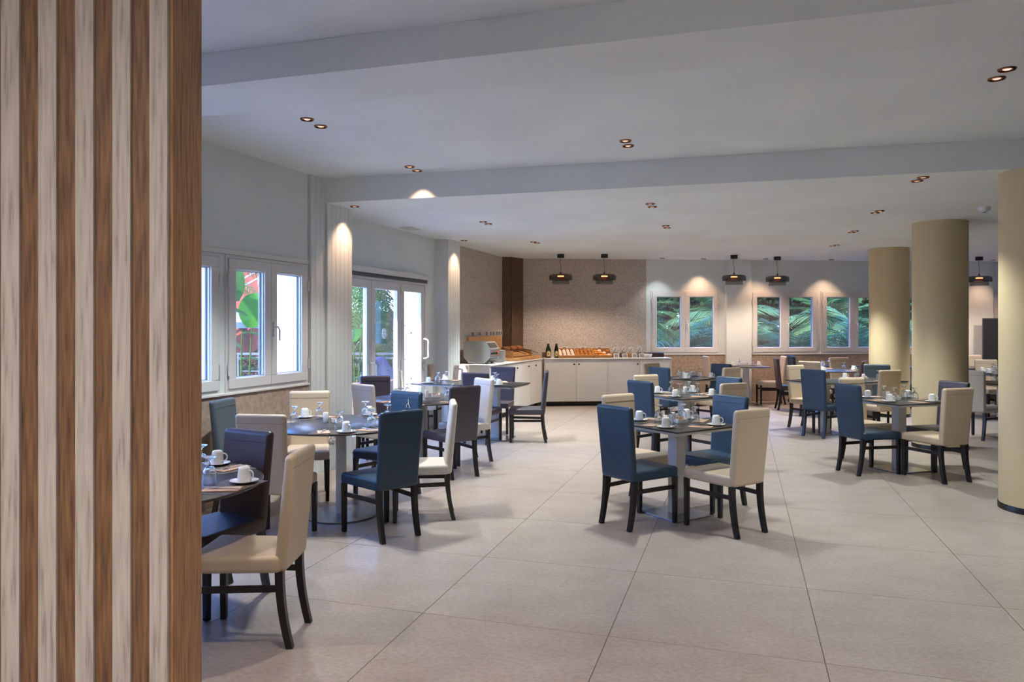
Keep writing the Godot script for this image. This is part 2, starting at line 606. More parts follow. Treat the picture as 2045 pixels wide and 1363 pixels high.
	for x in [2.74, 4.78, 6.22, 7.66, 9.86]:
		var s: float = (x - 0.2) / 0.9968
		w4holes.append([s, s + 1.39, 0.955, 2.205])
		units4.append(s)
	var w4 := struct("wall_back", wall_mesh(F4.len, 3.07, 0.3, w4holes, M.white))
	w4.transform = Transform3D(F4.bas, F4.at)
	for wl_ in [[w3, 0.0, F3.len, 0.5], [w4, 0.0, 2.46, 0.51]]:
		var y := 0.36 - 0.66
		while y < 2.82:
			var y0 := maxf(y, 0.0)
			var y1 := minf(y + 0.66, 2.82)
			var x: float = wl_[3] - 1.2
			while x < wl_[2]:
				var x0 := maxf(x, wl_[1])
				var x1 := minf(x + 1.2, wl_[2])
				if x1 - x0 > 0.02:
					part("tile", mb_box(Vector3(x1 - x0 - 0.003, y1 - y0 - 0.003, 0.01), M["weave%d" % (int(y * 7 + x * 3 + 20) % 2)], 0.002, Vector3((x0 + x1) * 0.5, (y0 + y1) * 0.5, 0.005)), wl_[0])
				x += 1.2
			y += 0.66
	# dado and sill under the back windows
	for seg in [[2.47, 4.05], [4.57, 9.07], [9.65, 11.0]]:
		var l: float = seg[1] - seg[0]
		part("dado", mb_box(Vector3(l, 0.93, 0.014), M.dado, 0.003, Vector3(seg[0] + l * 0.5, 0.465, 0.007)), w4)
		part("sill", mb_box(Vector3(l, 0.02, 0.03), M.board_white, 0.004, Vector3(seg[0] + l * 0.5, 0.942, 0.015)), w4)
		var bb := struct("baseboard_back", mb_box(Vector3(l, 0.07, 0.012), M.dado, 0.003, Vector3(seg[0] + l * 0.5, 0.035, 0.021)))
		bb.transform = Transform3D(F4.bas, F4.at)
	for seg in [[4.053, 4.567], [9.077, 9.647]]:
		var o := struct("trim_1" if seg[0] < 5 else "trim_2", mb_box(Vector3(seg[1] - seg[0], 2.82, 0.1), M.white, 0.004, Vector3((seg[0] + seg[1]) * 0.5, 1.41, 0.05)))
		o.transform = Transform3D(F4.bas, F4.at)
	# oak corner post
	var cp := thing("corner_post", "dark oak boxed post in the corner of the tiled buffet walls", "post")
	cp.set_meta("kind", "structure")
	var cb := MB.new()
	cb.prism(PackedVector2Array([Vector2(-0.32, 14.085), Vector2(-0.03, 14.085), Vector2(0.235, 14.475), Vector2(0.235, 14.7), Vector2(-0.32, 14.7)]), 0.0, 2.82)
	part("core", cb.mesh(M.black), cp)
	part("board", mb_box(Vector3(0.172, 2.82, 0.02), M.oak, 0.002, W(-0.107, 14.073, 1.41)), cp)
	var fcp := frame_of(-0.0114, 14.07, 0.239, 14.44)
	var ob := part("board", mb_box(Vector3(0.40, 2.82, 0.02), M.oak, 0.002, Vector3(0.205, 1.41, -0.008)), cp)
	ob.transform = Transform3D(fcp.bas, fcp.at)
	# walls the lens does not see
	var f5 := frame_of(11.2, 15.317, 6.2, -4.0)
	var w5 := struct("wall_right", wall_mesh(f5.len, 3.07, 0.3, [], M.white))
	w5.transform = Transform3D(f5.bas, f5.at)
	var f6 := frame_of(6.2, -4.0, -6.139, -4.0)
	var w6 := struct("wall_front", wall_mesh(f6.len, 3.07, 0.3, [], M.white))
	w6.transform = Transform3D(f6.bas, f6.at)
	# ceiling: a high field with a beam across it, and a lower field from the step on
	var hi := MB.new()
	hi.prism(PackedVector2Array([Vector2(-6.8, -4.6), Vector2(-2.6, 8.0), Vector2(-1.75, 11.3), Vector2(-1.1, 14.5), Vector2(-0.7, 15.2), Vector2(11.7, 16.0), Vector2(6.8, -4.6)]), 3.07, 3.3)
	struct("ceiling", hi.mesh(M.ceiling))
	var lo := MB.new()
	lo.prism(PackedVector2Array([Vector2(-2.02, 7.778), Vector2(-1.87, 8.2), Vector2(-2.2, 8.25), Vector2(-1.25, 11.1), Vector2(-0.85, 11.5), Vector2(-1.1, 11.6), Vector2(-0.3, 14.2), Vector2(0.2, 14.47), Vector2(11.2, 15.33), Vector2(8.1, 4.945)]), 2.82, 3.069)
	struct("ceiling", lo.mesh(M.ceiling))
	var be := MB.new()
	be.prism(PackedVector2Array([Vector2(-3.3, 4.63), Vector2(-3.13, 5.106), Vector2(7.7, 1.857), Vector2(7.6, 1.36)]), 2.886, 3.069)
	struct("beam", be.mesh(M.ceiling))

func casement(called: String, f: Dictionary, s: float, y: float, w: float, h: float) -> void:
	var o := Node3D.new()
	o.name = called
	add_child(o, true)
	o.set_meta("kind", "structure")
	o.transform = Transform3D(f.bas, on(f, s, y, 0))
	var b := MB.new()
	b.ring(0.0, 0.0, w, h, 0.03, -0.12, 0.012)
	part("frame", b.mesh(M.frame), o)
	var sw := (w - 0.064) * 0.5
	for k in 2:
		var x0 := 0.031 + k * (sw + 0.002)
		var sb := MB.new()
		sb.ring(x0, 0.031, x0 + sw, h - 0.031, 0.088, -0.05, 0.026, 0.005)
		sb.ring(x0 + 0.082, 0.113, x0 + sw - 0.082, h - 0.113, 0.014, -0.03, 0.008, 0.003)
		var sash := part("sash", sb.mesh(M.frame), o)
		var gb := MB.new()
		gb.ring(x0 + 0.088, 0.119, x0 + sw - 0.088, h - 0.119, 0.012, -0.034, -0.014, 0.001)
		part("gasket", gb.mesh(M.seal), sash)
		part("pane", mb_box(Vector3(sw - 0.176, h - 0.238, 0.004), M.glass, 0.0, Vector3(x0 + sw * 0.5, h * 0.5, -0.022)), sash)
		for yy in [0.2, h - 0.22]:
			var hb := MB.new()
			hb.lathe([Vector2(0, -0.05), Vector2(0.011, -0.05), Vector2(0.011, -0.05), Vector2(0.011, 0.05), Vector2(0.011, 0.05), Vector2(0, 0.05)], 10, Vector3(0.02 if k == 0 else w - 0.02, yy, 0.03))
			part("hinge", hb.mesh(M.frame), o)
	var lb := MB.new()
	lb.soft(Vector3(w * 0.5 + 0.035, h * 0.5 - 0.05, 0.032), Vector3(0.03, 0.14, 0.012), 0.005)
	lb.tube([Vector3(w * 0.5 + 0.035, h * 0.5 - 0.03, 0.036), Vector3(w * 0.5 + 0.035, h * 0.5 - 0.03, 0.075), Vector3(w * 0.5 + 0.045, h * 0.5 - 0.06, 0.085), Vector3(w * 0.5 + 0.045, h * 0.5 - 0.16, 0.085)], 0.01, 8)
	part("handle", lb.mesh(M.china), o)

func windows_and_door() -> void:
	var k := 1
	for i in units1.size():
		casement("window_%d" % k, F1, units1[i], 0.95, 1.2, 1.2)
		k += 1
	for s in units4:
		casement("window_%d" % k, F4, s, 0.955, 1.39, 1.25)
		k += 1
	# folding glass door in the second stretch of the left wall
	var d := Node3D.new()
	d.name = "door_1"
	add_child(d, true)
	d.set_meta("kind", "structure")
	d.transform = Transform3D(F2.bas, on(F2, 0.42, 0.0, 0))
	var w := 2.51
	var fb := MB.new()
	fb.soft(Vector3(0.02, 1.07, -0.05), Vector3(0.04, 2.14, 0.13))
	fb.soft(Vector3(w - 0.02, 1.07, -0.05), Vector3(0.04, 2.14, 0.13))
	fb.soft(Vector3(w * 0.5, 2.125, -0.05), Vector3(w - 0.08, 0.05, 0.13))
	part("frame", fb.mesh(M.frame), d)
	part("header", mb_box(Vector3(w + 0.06, 0.07, 0.06), M.board_white, 0.006, Vector3(w * 0.5, 2.215, 0.03)), d)
	part("track", mb_box(Vector3(w + 0.02, 0.04, 0.035), M.seal, 0.003, Vector3(w * 0.5, 2.155, 0.018)), d)
	part("threshold", mb_box(Vector3(w - 0.08, 0.012, 0.13), M.brushed, 0.003, Vector3(w * 0.5, 0.006, -0.05)), d)
	var edges := [0.042, 0.91, 1.725, w - 0.042]
	for i in 3:
		var x0: float = edges[i]
		var x1: float = edges[i + 1] - 0.004
		var lb := MB.new()
		lb.ring(x0, 0.016, x1, 2.098, 0.105, -0.05, 0.01, 0.006)
		lb.soft(Vector3((x0 + x1) * 0.5, 0.16, -0.02), Vector3(x1 - x0 - 0.21, 0.08, 0.056), 0.004)
		var leaf := part("leaf", lb.mesh(M.frame), d)
		part("pane", mb_box(Vector3(x1 - x0 - 0.21, 1.79, 0.005), M.glass, 0.0, Vector3((x0 + x1) * 0.5, 1.098, -0.025)), leaf)
		for yy in [1.42, 0.78]:
			var eb := MB.new()                    # frosted emblem: a ring of drops round a disc
			var c := Vector3((x0 + x1) * 0.5, yy, -0.0205)
			for q in 8:
				var a := TAU * q / 8.0
				eb.soft(c + Vector3(cos(a), sin(a), 0) * 0.045, Vector3(0.026, 0.014, 0.002), 0.001, 1, Basis(Vector3.BACK, a))
			eb.lathe([Vector2(0.0, 0.001), Vector2(0.018, 0.001), Vector2(0.018, -0.001)], 12, c, Basis(Vector3.RIGHT, PI / 2))
			if i < 2:
				eb.lathe([Vector2(0.06, 0.001), Vector2(0.07, 0.001), Vector2(0.07, -0.001)], 16, c, Basis(Vector3.RIGHT, PI / 2))
			part("emblem_sticker", eb.mesh(M.seal if i == 2 else M.frame), leaf)
	var hb := MB.new()
	var hx: float = edges[3] - 0.05
	hb.tube([Vector3(hx, 1.33, 0.008), Vector3(hx + 0.0, 1.33, 0.05), Vector3(hx + 0.02, 1.31, 0.085), Vector3(hx + 0.02, 1.07, 0.085), Vector3(hx, 1.05, 0.05), Vector3(hx, 1.05, 0.008)], 0.014, 8)
	part("pull_handle", hb.mesh(M.china), d)
	part("lock", mb_box(Vector3(0.03, 0.12, 0.012), M.steel, 0.004, Vector3(hx, 0.94, 0.016)), d)
	var lv := MB.new()
	lv.soft(Vector3(edges[1] - 0.05, 1.02, 0.016), Vector3(0.032, 0.2, 0.014), 0.005)
	lv.tube([Vector3(edges[1] - 0.05, 1.06, 0.02), Vector3(edges[1] - 0.05, 1.06, 0.06), Vector3(edges[1] + 0.0, 1.03, 0.075), Vector3(edges[1] + 0.0, 0.86, 0.075)], 0.012, 8)
	part("lever", lv.mesh(M.china), d)
	for yy in [0.99, 2.0]:
		part("latch", mb_box(Vector3(0.05, 0.11, 0.02), M.paper, 0.004, Vector3(edges[2], yy, 0.02)), d)
	var sb := solo("leaning_panel", mb_box(Vector3(0.13, 0.26, 0.035), M.dado, 0.006, Vector3(0, 0.13, 0)), "small beige panel box on the wall between glass door and narrow pier", "box", on(F2, 3.09, 0.6, 0.02), F2.turn)
	sb.position = on(F2, 3.09, 0.69, 0.018)

# ------------------------------------------------------------------ outside
func frond_mesh(length: float, arch: float, drop: float, leaf: float, pairs: int, m: Material, seed_: int, hang := 0.5) -> ArrayMesh:
	var r := RandomNumberGenerator.new()
	r.seed = seed_
	var b := MB.new()
	var pts := []
	var rad := []
	for i in 13:
		var t := i / 12.0
		pts.append(Vector3(0, arch * t - drop * t * t, length * t * (1.0 - 0.18 * t)))
		rad.append(lerpf(0.022, 0.004, t))
	b.tube(pts, rad, 5, false)
	for i in pairs:
		var t := 0.1 + 0.9 * (i + 0.5) / pairs
		var f := t * 12.0
		var p: Vector3 = (pts[int(f)] as Vector3).lerp(pts[mini(int(f) + 1, 12)], f - int(f))
		var d: Vector3 = ((pts[mini(int(f) + 1, 12)] as Vector3) - pts[mini(int(f), 11)]).normalized()
		var side := d.cross(Vector3.UP).normalized()
		for sg: float in [-1.0, 1.0]:
			var l := leaf * pow(sin(PI * (0.12 + 0.83 * t)), 0.7) * r.randf_range(0.85, 1.1)
			var out := (side * sg + d * 0.75 + Vector3.UP * r.randf_range(0.0, 0.35)).normalized()
			var w := leaf * 0.062
			var q0 := p
			var last_a := p + d * w * 0.5
			var last_b := p - d * w * 0.5
			for s in 3:
				var u := (s + 1) / 3.0
				var q := p + out * l * u + Vector3.DOWN * l * hang * u * u
				var ww := w * (1.0 if s == 0 else (0.75 if s == 1 else 0.08))
				var a := q + d * ww * 0.5
				var c := q - d * ww * 0.5
				b.quad(last_b, last_a, a, c)
				last_a = a; last_b = c
				q0 = q
	return b.mesh(m)

func palm(label: String, pos: Vector3, trunk: float, fronds: int, meshes: Array, tilt0: float, tilt1: float, seed_: int, size := 1.0, trunk_r := 0.16) -> void:
	var r := RandomNumberGenerator.new()
	r.seed = seed_
	var o := thing("palm_tree", label, "palm tree", pos, r.randf() * TAU, "palm trees outside the windows")
	var b := MB.new()
	var prof := [Vector2(0.0, 0.0), Vector2(trunk_r * 1.15, 0.0)]
	var k := 1
	while k * 0.12 < trunk:
		prof.append(Vector2(trunk_r, k * 0.12)); prof.append(Vector2(trunk_r * 1.1, k * 0.12 + 0.09))
		k += 1
	prof.append(Vector2(trunk_r * 1.2, trunk)); prof.append(Vector2(trunk_r * 0.5, trunk + 0.16)); prof.append(Vector2(0.0, trunk + 0.18))
	b.lathe(prof, 12)
	part("trunk", b.mesh(M.bark), o)
	for i in fronds:
		var f := part("frond", meshes[i % meshes.size()], o, Vector3(0, trunk + 0.08, 0))
		var a := TAU * i * 0.381966 + r.randf() * 0.4
		var t := lerpf(tilt0, tilt1, (i + 0.5) / fronds) + r.randf_range(-0.12, 0.12)
		f.basis = Basis(Vector3.UP, a) * Basis(Vector3.RIGHT, -t) * Basis(Vector3.BACK, r.randf_range(-0.5, 0.5)) * Basis().scaled(Vector3.ONE * size * r.randf_range(0.85, 1.1))

func paddle_leaf(length: float, width: float, m: Material, curl: float) -> ArrayMesh:      # banana-like blade, base at the origin, growing along +y
	var b := MB.new()
	var rows := 9
	for i in rows + 1:
		var t := float(i) / rows
		var wv := width * 0.5 * pow(sin(PI * clampf(0.06 + 0.9 * t, 0, 1)), 0.6) * (1.0 if i < rows else 0.1)
		var z := -curl * t * t * length
		for j in 5:
			var s := (j - 2) / 2.0
			b.vert(Vector3(s * wv, t * length * (1.0 - 0.25 * curl * t), z + absf(s) * wv * 0.35 + sin(t * 17.0 + j) * 0.006), Vector3.UP, Vector2(s, t))
	for i in rows:
		for j in 4:
			var q := i * 5 + j
			b.tri(q, q + 1, q + 6); b.tri(q, q + 6, q + 5)
	b.smooth()
	return b.mesh(m)

func strelitzia(label: String, pos: Vector3, leaves: Array, seed_: int) -> void:     # leaves: [foot offset, blade base, tip direction angle, lean, length, width]
	var o := thing("giant_strelitzia", label, "plant", pos)
	var r := RandomNumberGenerator.new()
	r.seed = seed_
	for l in leaves:
		var base: Vector3 = l[1]
		var foot: Vector3 = l[0]
		var sb := MB.new()
		sb.tube([foot, foot.lerp(base, 0.35) + Vector3(0, 0.04, 0), foot.lerp(base, 0.7) + Vector3(0, 0.05, 0), base], [0.02, 0.014, 0.011, 0.008], 7)
		part("stem", sb.mesh(M.stem), o)
		var leaf := part("leaf", paddle_leaf(l[4], l[5], M["leaf%d" % (r.randi() % 2)], 0.25 + r.randf() * 0.2), o, base)
		leaf.basis = Basis(Vector3.UP, l[2]) * Basis(Vector3.RIGHT, l[3])

func shrub(called: String, label: String, pos: Vector3, size: Vector3, count: int, m: Material, seed_: int, leaf := 0.07) -> void:
	var r := RandomNumberGenerator.new()
	r.seed = seed_
	var o := thing(called, label, "shrub", pos)
	var sb := MB.new()
	for k in 5:
		var a := TAU * k / 5.0
		sb.tube([Vector3(0, 0, 0), Vector3(cos(a) * size.x * 0.2, size.y * 0.5, sin(a) * size.z * 0.2), Vector3(cos(a) * size.x * 0.35, size.y * 0.85, sin(a) * size.z * 0.35)], [0.03, 0.02, 0.008], 5)
	part("stem", sb.mesh(M.bark), o)
	var lb := MB.new()
	lb.quad(Vector3(-0.5, 0, 0), Vector3(0, -0.0, 0.32), Vector3(0.5, 0.1, 0), Vector3(0, 0.0, -0.32))
	var mm := MultiMesh.new()
	mm.transform_format = MultiMesh.TRANSFORM_3D
	mm.mesh = lb.mesh(m)
	mm.instance_count = count
	for i in count:
		var d := Vector3(r.randfn(), r.randfn(), r.randfn()).normalized() * pow(r.randf(), 0.4)
		var lump := 1.0 + 0.22 * sin(d.x * 9.0 + seed_) * sin(d.y * 7.0) * sin(d.z * 8.0 + 1.0)
		var p := Vector3(d.x * size.x * 0.5, size.y * 0.52 + d.y * size.y * 0.5, d.z * size.z * 0.5) * lump
		var bas := Basis(Vector3.UP, r.randf() * TAU) * Basis(Vector3.RIGHT, r.randf_range(-1.0, 1.0)) * Basis(Vector3.BACK, r.randf_range(-0.8, 0.8))
		mm.set_instance_transform(i, Transform3D(bas.scaled(Vector3.ONE * leaf * r.randf_range(0.7, 1.4)), p))
	var mi := MultiMeshInstance3D.new()
	mi.name = "foliage"
	mi.multimesh = mm
	mi.set_meta("kind", "stuff")
	o.add_child(mi, true)

func leafy(c: Color, back := 0.35) -> StandardMaterial3D:
	var m := mat(c, 0.5)
	m.cull_mode = BaseMaterial3D.CULL_DISABLED
	m.metallic_specular = 0.2
	m.roughness = 0.7
	m.backlight_enabled = true
	m.backlight = Color(back, back * 1.1, back * 0.5)
	return m

func outside() -> void:
	M.bark = tri_mat(noise_tex(0.05, 71, [Color(0.22, 0.17, 0.12), Color(0.42, 0.34, 0.26)], 256, 3), Vector3(3, 8, 3), 0.9)
	M.leaf0 = leafy(Color(0.13, 0.32, 0.04), 0.2)
	M.leaf1 = leafy(Color(0.17, 0.3, 0.1), 0.18)
	M.stem = leafy(Color(0.2, 0.29, 0.08), 0.05)
	M.frond_blue = leafy(Color(0.27, 0.38, 0.23), 0.18)
	M.frond_green = leafy(Color(0.19, 0.3, 0.12), 0.2)
	M.frond_dry = leafy(Color(0.45, 0.33, 0.12), 0.2)
	M.hedge = leafy(Color(0.1, 0.18, 0.09), 0.12)
	M.hedge2 = leafy(Color(0.18, 0.26, 0.11), 0.15)
	M.paving = tri_mat(noise_tex(0.02, 72, [Color(0.66, 0.62, 0.57), Color(0.78, 0.74, 0.69)], 256, 4), Vector3.ONE * 0.5, 0.8)
	M.render_white = tri_mat(noise_tex(0.03, 73, [Color(0.8, 0.79, 0.77), Color(0.86, 0.85, 0.83)], 256, 4), Vector3.ONE * 0.7, 0.85)
	M.red_render = tri_mat(noise_tex(0.03, 74, [Color(0.46, 0.21, 0.13), Color(0.54, 0.27, 0.18)], 256, 4), Vector3.ONE * 0.7, 0.85)
	M.canvas = mat(Color(0.55, 0.54, 0.52), 0.85)
	M.terracotta = mat(Color(0.42, 0.31, 0.26), 0.8)
	M.rail = mat(Color(0.3, 0.32, 0.34), 0.5, 0.3)
	var gb := MB.new()
	gb.prism(PackedVector2Array([Vector2(-60, -40), Vector2(60, -40), Vector2(60, 90), Vector2(-60, 90)]), -0.5, -0.22)
	struct("ground", gb.mesh(M.paving))
	var tb := MB.new()
	tb.prism(PackedVector2Array([Vector2(-14, -4), Vector2(-6.5, -4), Vector2(-2.65, 7.9), Vector2(-1.55, 11.4), Vector2(-0.75, 14.2), Vector2(-1.0, 14.6), Vector2(-14, 14.6)]), -0.21, -0.03)
	struct("terrace", tb.mesh(M.paving))
	# unseen block added behind the lens on the left, shading the left windows
	var hb := struct("hotel_block", mb_box(Vector3(6.6, 14.0, 6.0), M.render_white, 0.02, W(-9.7, -9.2, 6.8)), "added white block behind the lens, unseen, keeping sun off the left windows", "building")
	hb.set_meta("kind", "structure")
	# clad outer piers on both sides of the door, in slabs half a metre high
	for a in [[F1, 12.5, 0.62, "white clad outer pier beyond the casement windows"], [F2, 3.36, 0.62, "white clad outer pier beyond the folding glass door"]]:
		var o := thing("clad_pier", a[3], "pier", on(a[0], a[1], 0, -0.3), (a[0] as Dictionary).turn)
		o.set_meta("kind", "structure")
		part("core", mb_box(Vector3(0.44, 3.09, 0.24), M.seal, 0.002, Vector3(0.26, 1.5, -0.13)), o)
		for k in 6:
			part("slab", mb_box(Vector3(0.48, 0.508, 0.27), M.render_white, 0.006, Vector3(0.26, 0.22 + 0.52 * k, -0.14)), o)
	# railing along the terrace edge
	var rl := thing("terrace_railing", "grey metal railing with slim bars along the terrace edge", "railing", W(-9.0, 14.2, -0.03))
	for k in 7:
		part("post", mb_box(Vector3(0.04, 1.0, 0.04), M.rail, 0.003, Vector3(k * 1.25, 0.5, 0)), rl)
	part("top_rail", mb_box(Vector3(7.6, 0.045, 0.05), M.rail, 0.005, Vector3(3.76, 1.0, 0)), rl)
	part("rail", mb_box(Vector3(7.6, 0.03, 0.03), M.rail, 0.005, Vector3(3.76, 0.92, 0)), rl)
	for k in 4:
		part("rail", mb_box(Vector3(5.0, 0.022, 0.022), M.rail, 0.003, Vector3(2.5, 0.16 + 0.17 * k, 0)), rl)
	for k in 18:
		part("baluster", mb_box(Vector3(0.016, 0.84, 0.016), M.rail, 0.002, Vector3(5.1 + k * 0.135, 0.48, 0)), rl)
	for k in 5:
		shrub("hedge_shrub", ["clipped dark green hedge shrub behind the railing, farthest from the glass door", "clipped dark green hedge shrub behind the railing, second from the far left end", "clipped dark green hedge shrub behind the middle of the railing", "clipped dark green hedge shrub behind the railing, left of the person in blue", "clipped dark green hedge shrub behind the railing, right of the person in blue"][k], W(-8.2 + k * 1.45, 15.3, -0.22), Vector3(1.7, 1.15, 1.1), 2600, M.hedge, 80 + k, 0.075)
	# brick-red house with an outer stair
	var rb := thing("red_house", "brick-red rendered house with white outer stair beyond the terrace", "building", W(-9.6, 20.5, -0.22))
	part("wall", mb_box(Vector3(6.2, 7.0, 4.0), M.red_render, 0.01, Vector3(0, 3.5, -2.0)), rb)
	for p in [[-2.0, 1.4], [0.2, 1.4], [-2.0, 4.2], [0.2, 4.2]]:
		var wn := part("window", mb_box(Vector3(1.0, 1.3, 0.06), M.frame, 0.005, Vector3(p[0], p[1] + 0.6, 0.02)), rb)
		part("pane", mb_box(Vector3(0.8, 1.1, 0.02), M.panel_dark, 0.002, Vector3(p[0], p[1] + 0.6, 0.055)), wn)
	var st := Basis(Vector3.BACK, 0.5)
	part("stair_stringer", mb_box(Vector3(5.2, 0.16, 0.9), M.canvas, 0.01, Vector3(0, 0, 0)), rb).transform = Transform3D(st, Vector3(1.5, 1.45, 0.75))
	for k in 5:
		part("stair_rail", mb_box(Vector3(5.2, 0.04, 0.04), M.canvas, 0.004, Vector3(0, 0, 0)), rb).transform = Transform3D(st, Vector3(1.5, 2.15 + 0.2 * k, 1.2))
	for k in 6:
		part("stair_post", mb_box(Vector3(0.05, 1.2, 0.05), M.canvas, 0.004, Vector3(-0.4 + 0.85 * k, 1.55 + 0.46 * k, 1.2)), rb)
	# parasols
	for a in [[-6.6, 15.9, "white open parasol beyond the railing in front of the red house"]]:
		var o := thing("parasol", a[2], "parasol", W(a[0], a[1], -0.22))
		var pb := MB.new()
		pb.lathe([Vector2(0.0, 2.2), Vector2(0.3, 2.12), Vector2(1.5, 1.8), Vector2(1.5, 1.8), Vector2(1.5, 1.68), Vector2(1.5, 1.68), Vector2(1.47, 1.68), Vector2(1.47, 1.78), Vector2(0.0, 2.16)], 8)
		part("canopy", pb.mesh(M.canvas), o)
		var qb := MB.new()
		qb.tube([Vector3(0, 0.05, 0), Vector3(0, 2.19, 0)], 0.025, 10)
		part("pole", qb.mesh(M.rail), o)
		var bb := MB.new()
		bb.lathe([Vector2(0.0, 0.1), Vector2(0.25, 0.08), Vector2(0.28, 0.0)], 16)
		part("base", bb.mesh(M.darkgrey), o)
	# small orange house far off
	var fh := thing("far_house", "small orange house with pale roof far behind the palms", "building", W(-6.0, 36.0, -0.22))
	part("wall", mb_box(Vector3(3.4, 2.1, 3.0), M.red_render, 0.01, Vector3(0, 1.05, 0)), fh)
	part("roof", mb_box(Vector3(3.8, 0.25, 3.4), M.terracotta, 0.02, Vector3(0, 2.2, 0)), fh)
	for x in [-0.9, 0.7]:
		part("window", mb_box(Vector3(0.7, 0.8, 0.06), M.frame, 0.005, Vector3(x, 1.2, 1.52)), fh)
	# plants on the terrace
	strelitzia("tall giant strelitzia with broad bright paddle leaves outside the casement windows", W(-3.32, 9.2, -0.03), [
		[Vector3(-0.09, 0, 0), Vector3(-0.13, 1.86, 0.0), 0.9, -0.1, 0.7, 0.3],
		[Vector3(0.02, 0, 0.02), Vector3(0.085, 1.53, 0.0), 0.15, -0.1, 0.5, 0.32],
		[Vector3(-0.04, 0, 0.05), Vector3(-0.02, 1.46, 0.05), -1.3, -1.5, 0.34, 0.14],
		[Vector3(-0.06, 0, -0.05), Vector3(-0.09, 1.12, -0.05), -1.2, -1.3, 0.36, 0.16],
		[Vector3(0.1, 0, -0.03), Vector3(0.2, 1.2, -0.05), -1.4, -0.9, 0.4, 0.16],
		[Vector3(-0.08, 0, 0.06), Vector3(-0.1, 0.85, 0.1), 1.2, -0.5, 0.3, 0.12]], 5)
	strelitzia("giant strelitzia with split grey-green leaves outside, seen beside the slatted screen", W(-3.55, 8.3, -0.03), [
		[Vector3(-0.05, 0, 0), Vector3(-0.02, 1.95, 0.0), 0.4, -0.5, 0.7, 0.3],
		[Vector3(0.05, 0, 0), Vector3(0.06, 1.7, 0.05), -0.9, -1.2, 0.55, 0.26],
		[Vector3(0, 0, 0.05), Vector3(0.05, 1.45, 0.0), -1.4, -1.5, 0.5, 0.24],
		[Vector3(0.03, 0, 0.03), Vector3(0.08, 0.95, 0.05), -0.8, -1.3, 0.4, 0.2],
		[Vector3(-0.03, 0, 0.03), Vector3(-0.05, 1.25, 0.05), 1.4, -1.1, 0.5, 0.24]], 6)
	var pl := thing("planter", "pinkish rendered planter box on the terrace outside the glass door", "planter", W(-2.62, 12.4, -0.03))
	var plb := MB.new()
	plb.ring(-0.6, -0.35, 0.6, 0.35, 0.06, 0.0, 0.62, 0.006)
	var plm := part("box", plb.mesh(M.terracotta), pl)
	plm.rotation.x = -PI / 2
	part("soil", mb_box(Vector3(1.08, 0.5, 0.58), M.bark, 0.004, Vector3(0, 0.28, 0)), pl)
	strelitzia("young strelitzia with drooping yellow-green leaves in the pinkish planter", W(-2.62, 12.4, 0.5), [
		[Vector3(-0.1, 0, 0), Vector3(-0.1, 0.42, 0.05), -1.2, -1.7, 0.55, 0.3],
		[Vector3(0.05, 0, 0), Vector3(0.0, 0.5, 0.0), 0.9, -1.9, 0.5, 0.26],
		[Vector3(0.0, 0, 0.05), Vector3(-0.02, 0.75, 0.1), 0.2, -0.9, 0.6, 0.3],
		[Vector3(0.05, 0, 0.05), Vector3(0.12, 0.98, 0.05), -0.7, -1.1, 0.6, 0.3],
		[Vector3(-0.05, 0, -0.05), Vector3(-0.12, 1.15, 0.05), 0.8, -1.2, 0.55, 0.28]], 7)
	var green := [frond_mesh(2.0, 0.8, 1.5, 0.46, 36, M.frond_green, 1), frond_mesh(2.2, 0.5, 1.8, 0.5, 38, M.frond_green, 2)]
	var blue := [frond_mesh(2.3, 0.9, 1.5, 0.66, 34, M.frond_blue, 3, 0.5), frond_mesh(2.5, 0.6, 1.9, 0.74, 36, M.frond_blue, 4, 0.7), frond_mesh(2.0, 0.5, 1.2, 0.6, 30, M.frond_blue, 6, 0.4)]
	var mixed := [blue[0], green[0], blue[1], blue[2], green[1]]
	var dry := [frond_mesh(1.8, 0.5, 1.7, 0.4, 34, M.frond_dry, 5), green[0]]
	palm("tall palm with hanging dark fronds, seen at the top of the glass door", W(-2.86, 14.95, -0.22), 2.75, 30, green, 0.9, -1.15, 11, 1.0, 0.09)
	palm("low blue-green palm behind the terrace railing, seen through the middle door leaf", W(-2.35, 15.9, -0.22), 0.7, 18, blue, 1.2, -0.1, 12, 0.8)
	palm("short palm with yellowing fronds behind the planter outside the glass door", W(-4.0, 17.5, -0.22), 0.9, 18, dry, 1.2, -0.3, 13, 0.7)
	palm("tall thin palm in front of the red house", W(-7.6, 17.2, -0.22), 2.6, 20, green, 0.8, -0.8, 14)
	# dense palms close behind the back windows
	var spots := [[2.3, 17.45, 0.5, "left of the two-sash back window"], [3.9, 17.45, 0.6, "right behind the two-sash back window"], [5.3, 17.45, 0.7, "behind the first sash of the long back window row"], [6.7, 17.65, 0.5, "behind the second window of the long back row"], [8.1, 17.45, 0.8, "behind the yellow columns"], [9.6, 17.65, 0.5, "at the far right behind the columns"], [11.0, 17.75, 0.6, "behind the dark partition"], [3.2, 20.2, 1.6, "in the second row behind the two-sash window"], [5.9, 20.4, 1.7, "in the second row behind the long window row"], [8.9, 20.5, 1.6, "in the second row behind the columns"], [12.2, 20.5, 1.7, "in the second row at the far right"]]
	for i in spots.size():
		var s = spots[i]
		palm("blue-green palm with drooping feathery fronds, " + s[3], W(s[0], s[1], -0.22), s[2], 26, mixed, 1.35, -0.35, 30 + i, 0.8)
	for i in 9:
		shrub("tall_shrub", "tall leafy green shrub behind the back window palms, number %s from the left" % ["one", "two", "three", "four", "five", "six", "seven", "eight", "nine"][i], W(1.0 + i * 1.8, 22.6, -0.22), Vector3(3.2, 4.8, 2.0), 6500, M.hedge2 if i % 2 else M.hedge, 100 + i, 0.2)
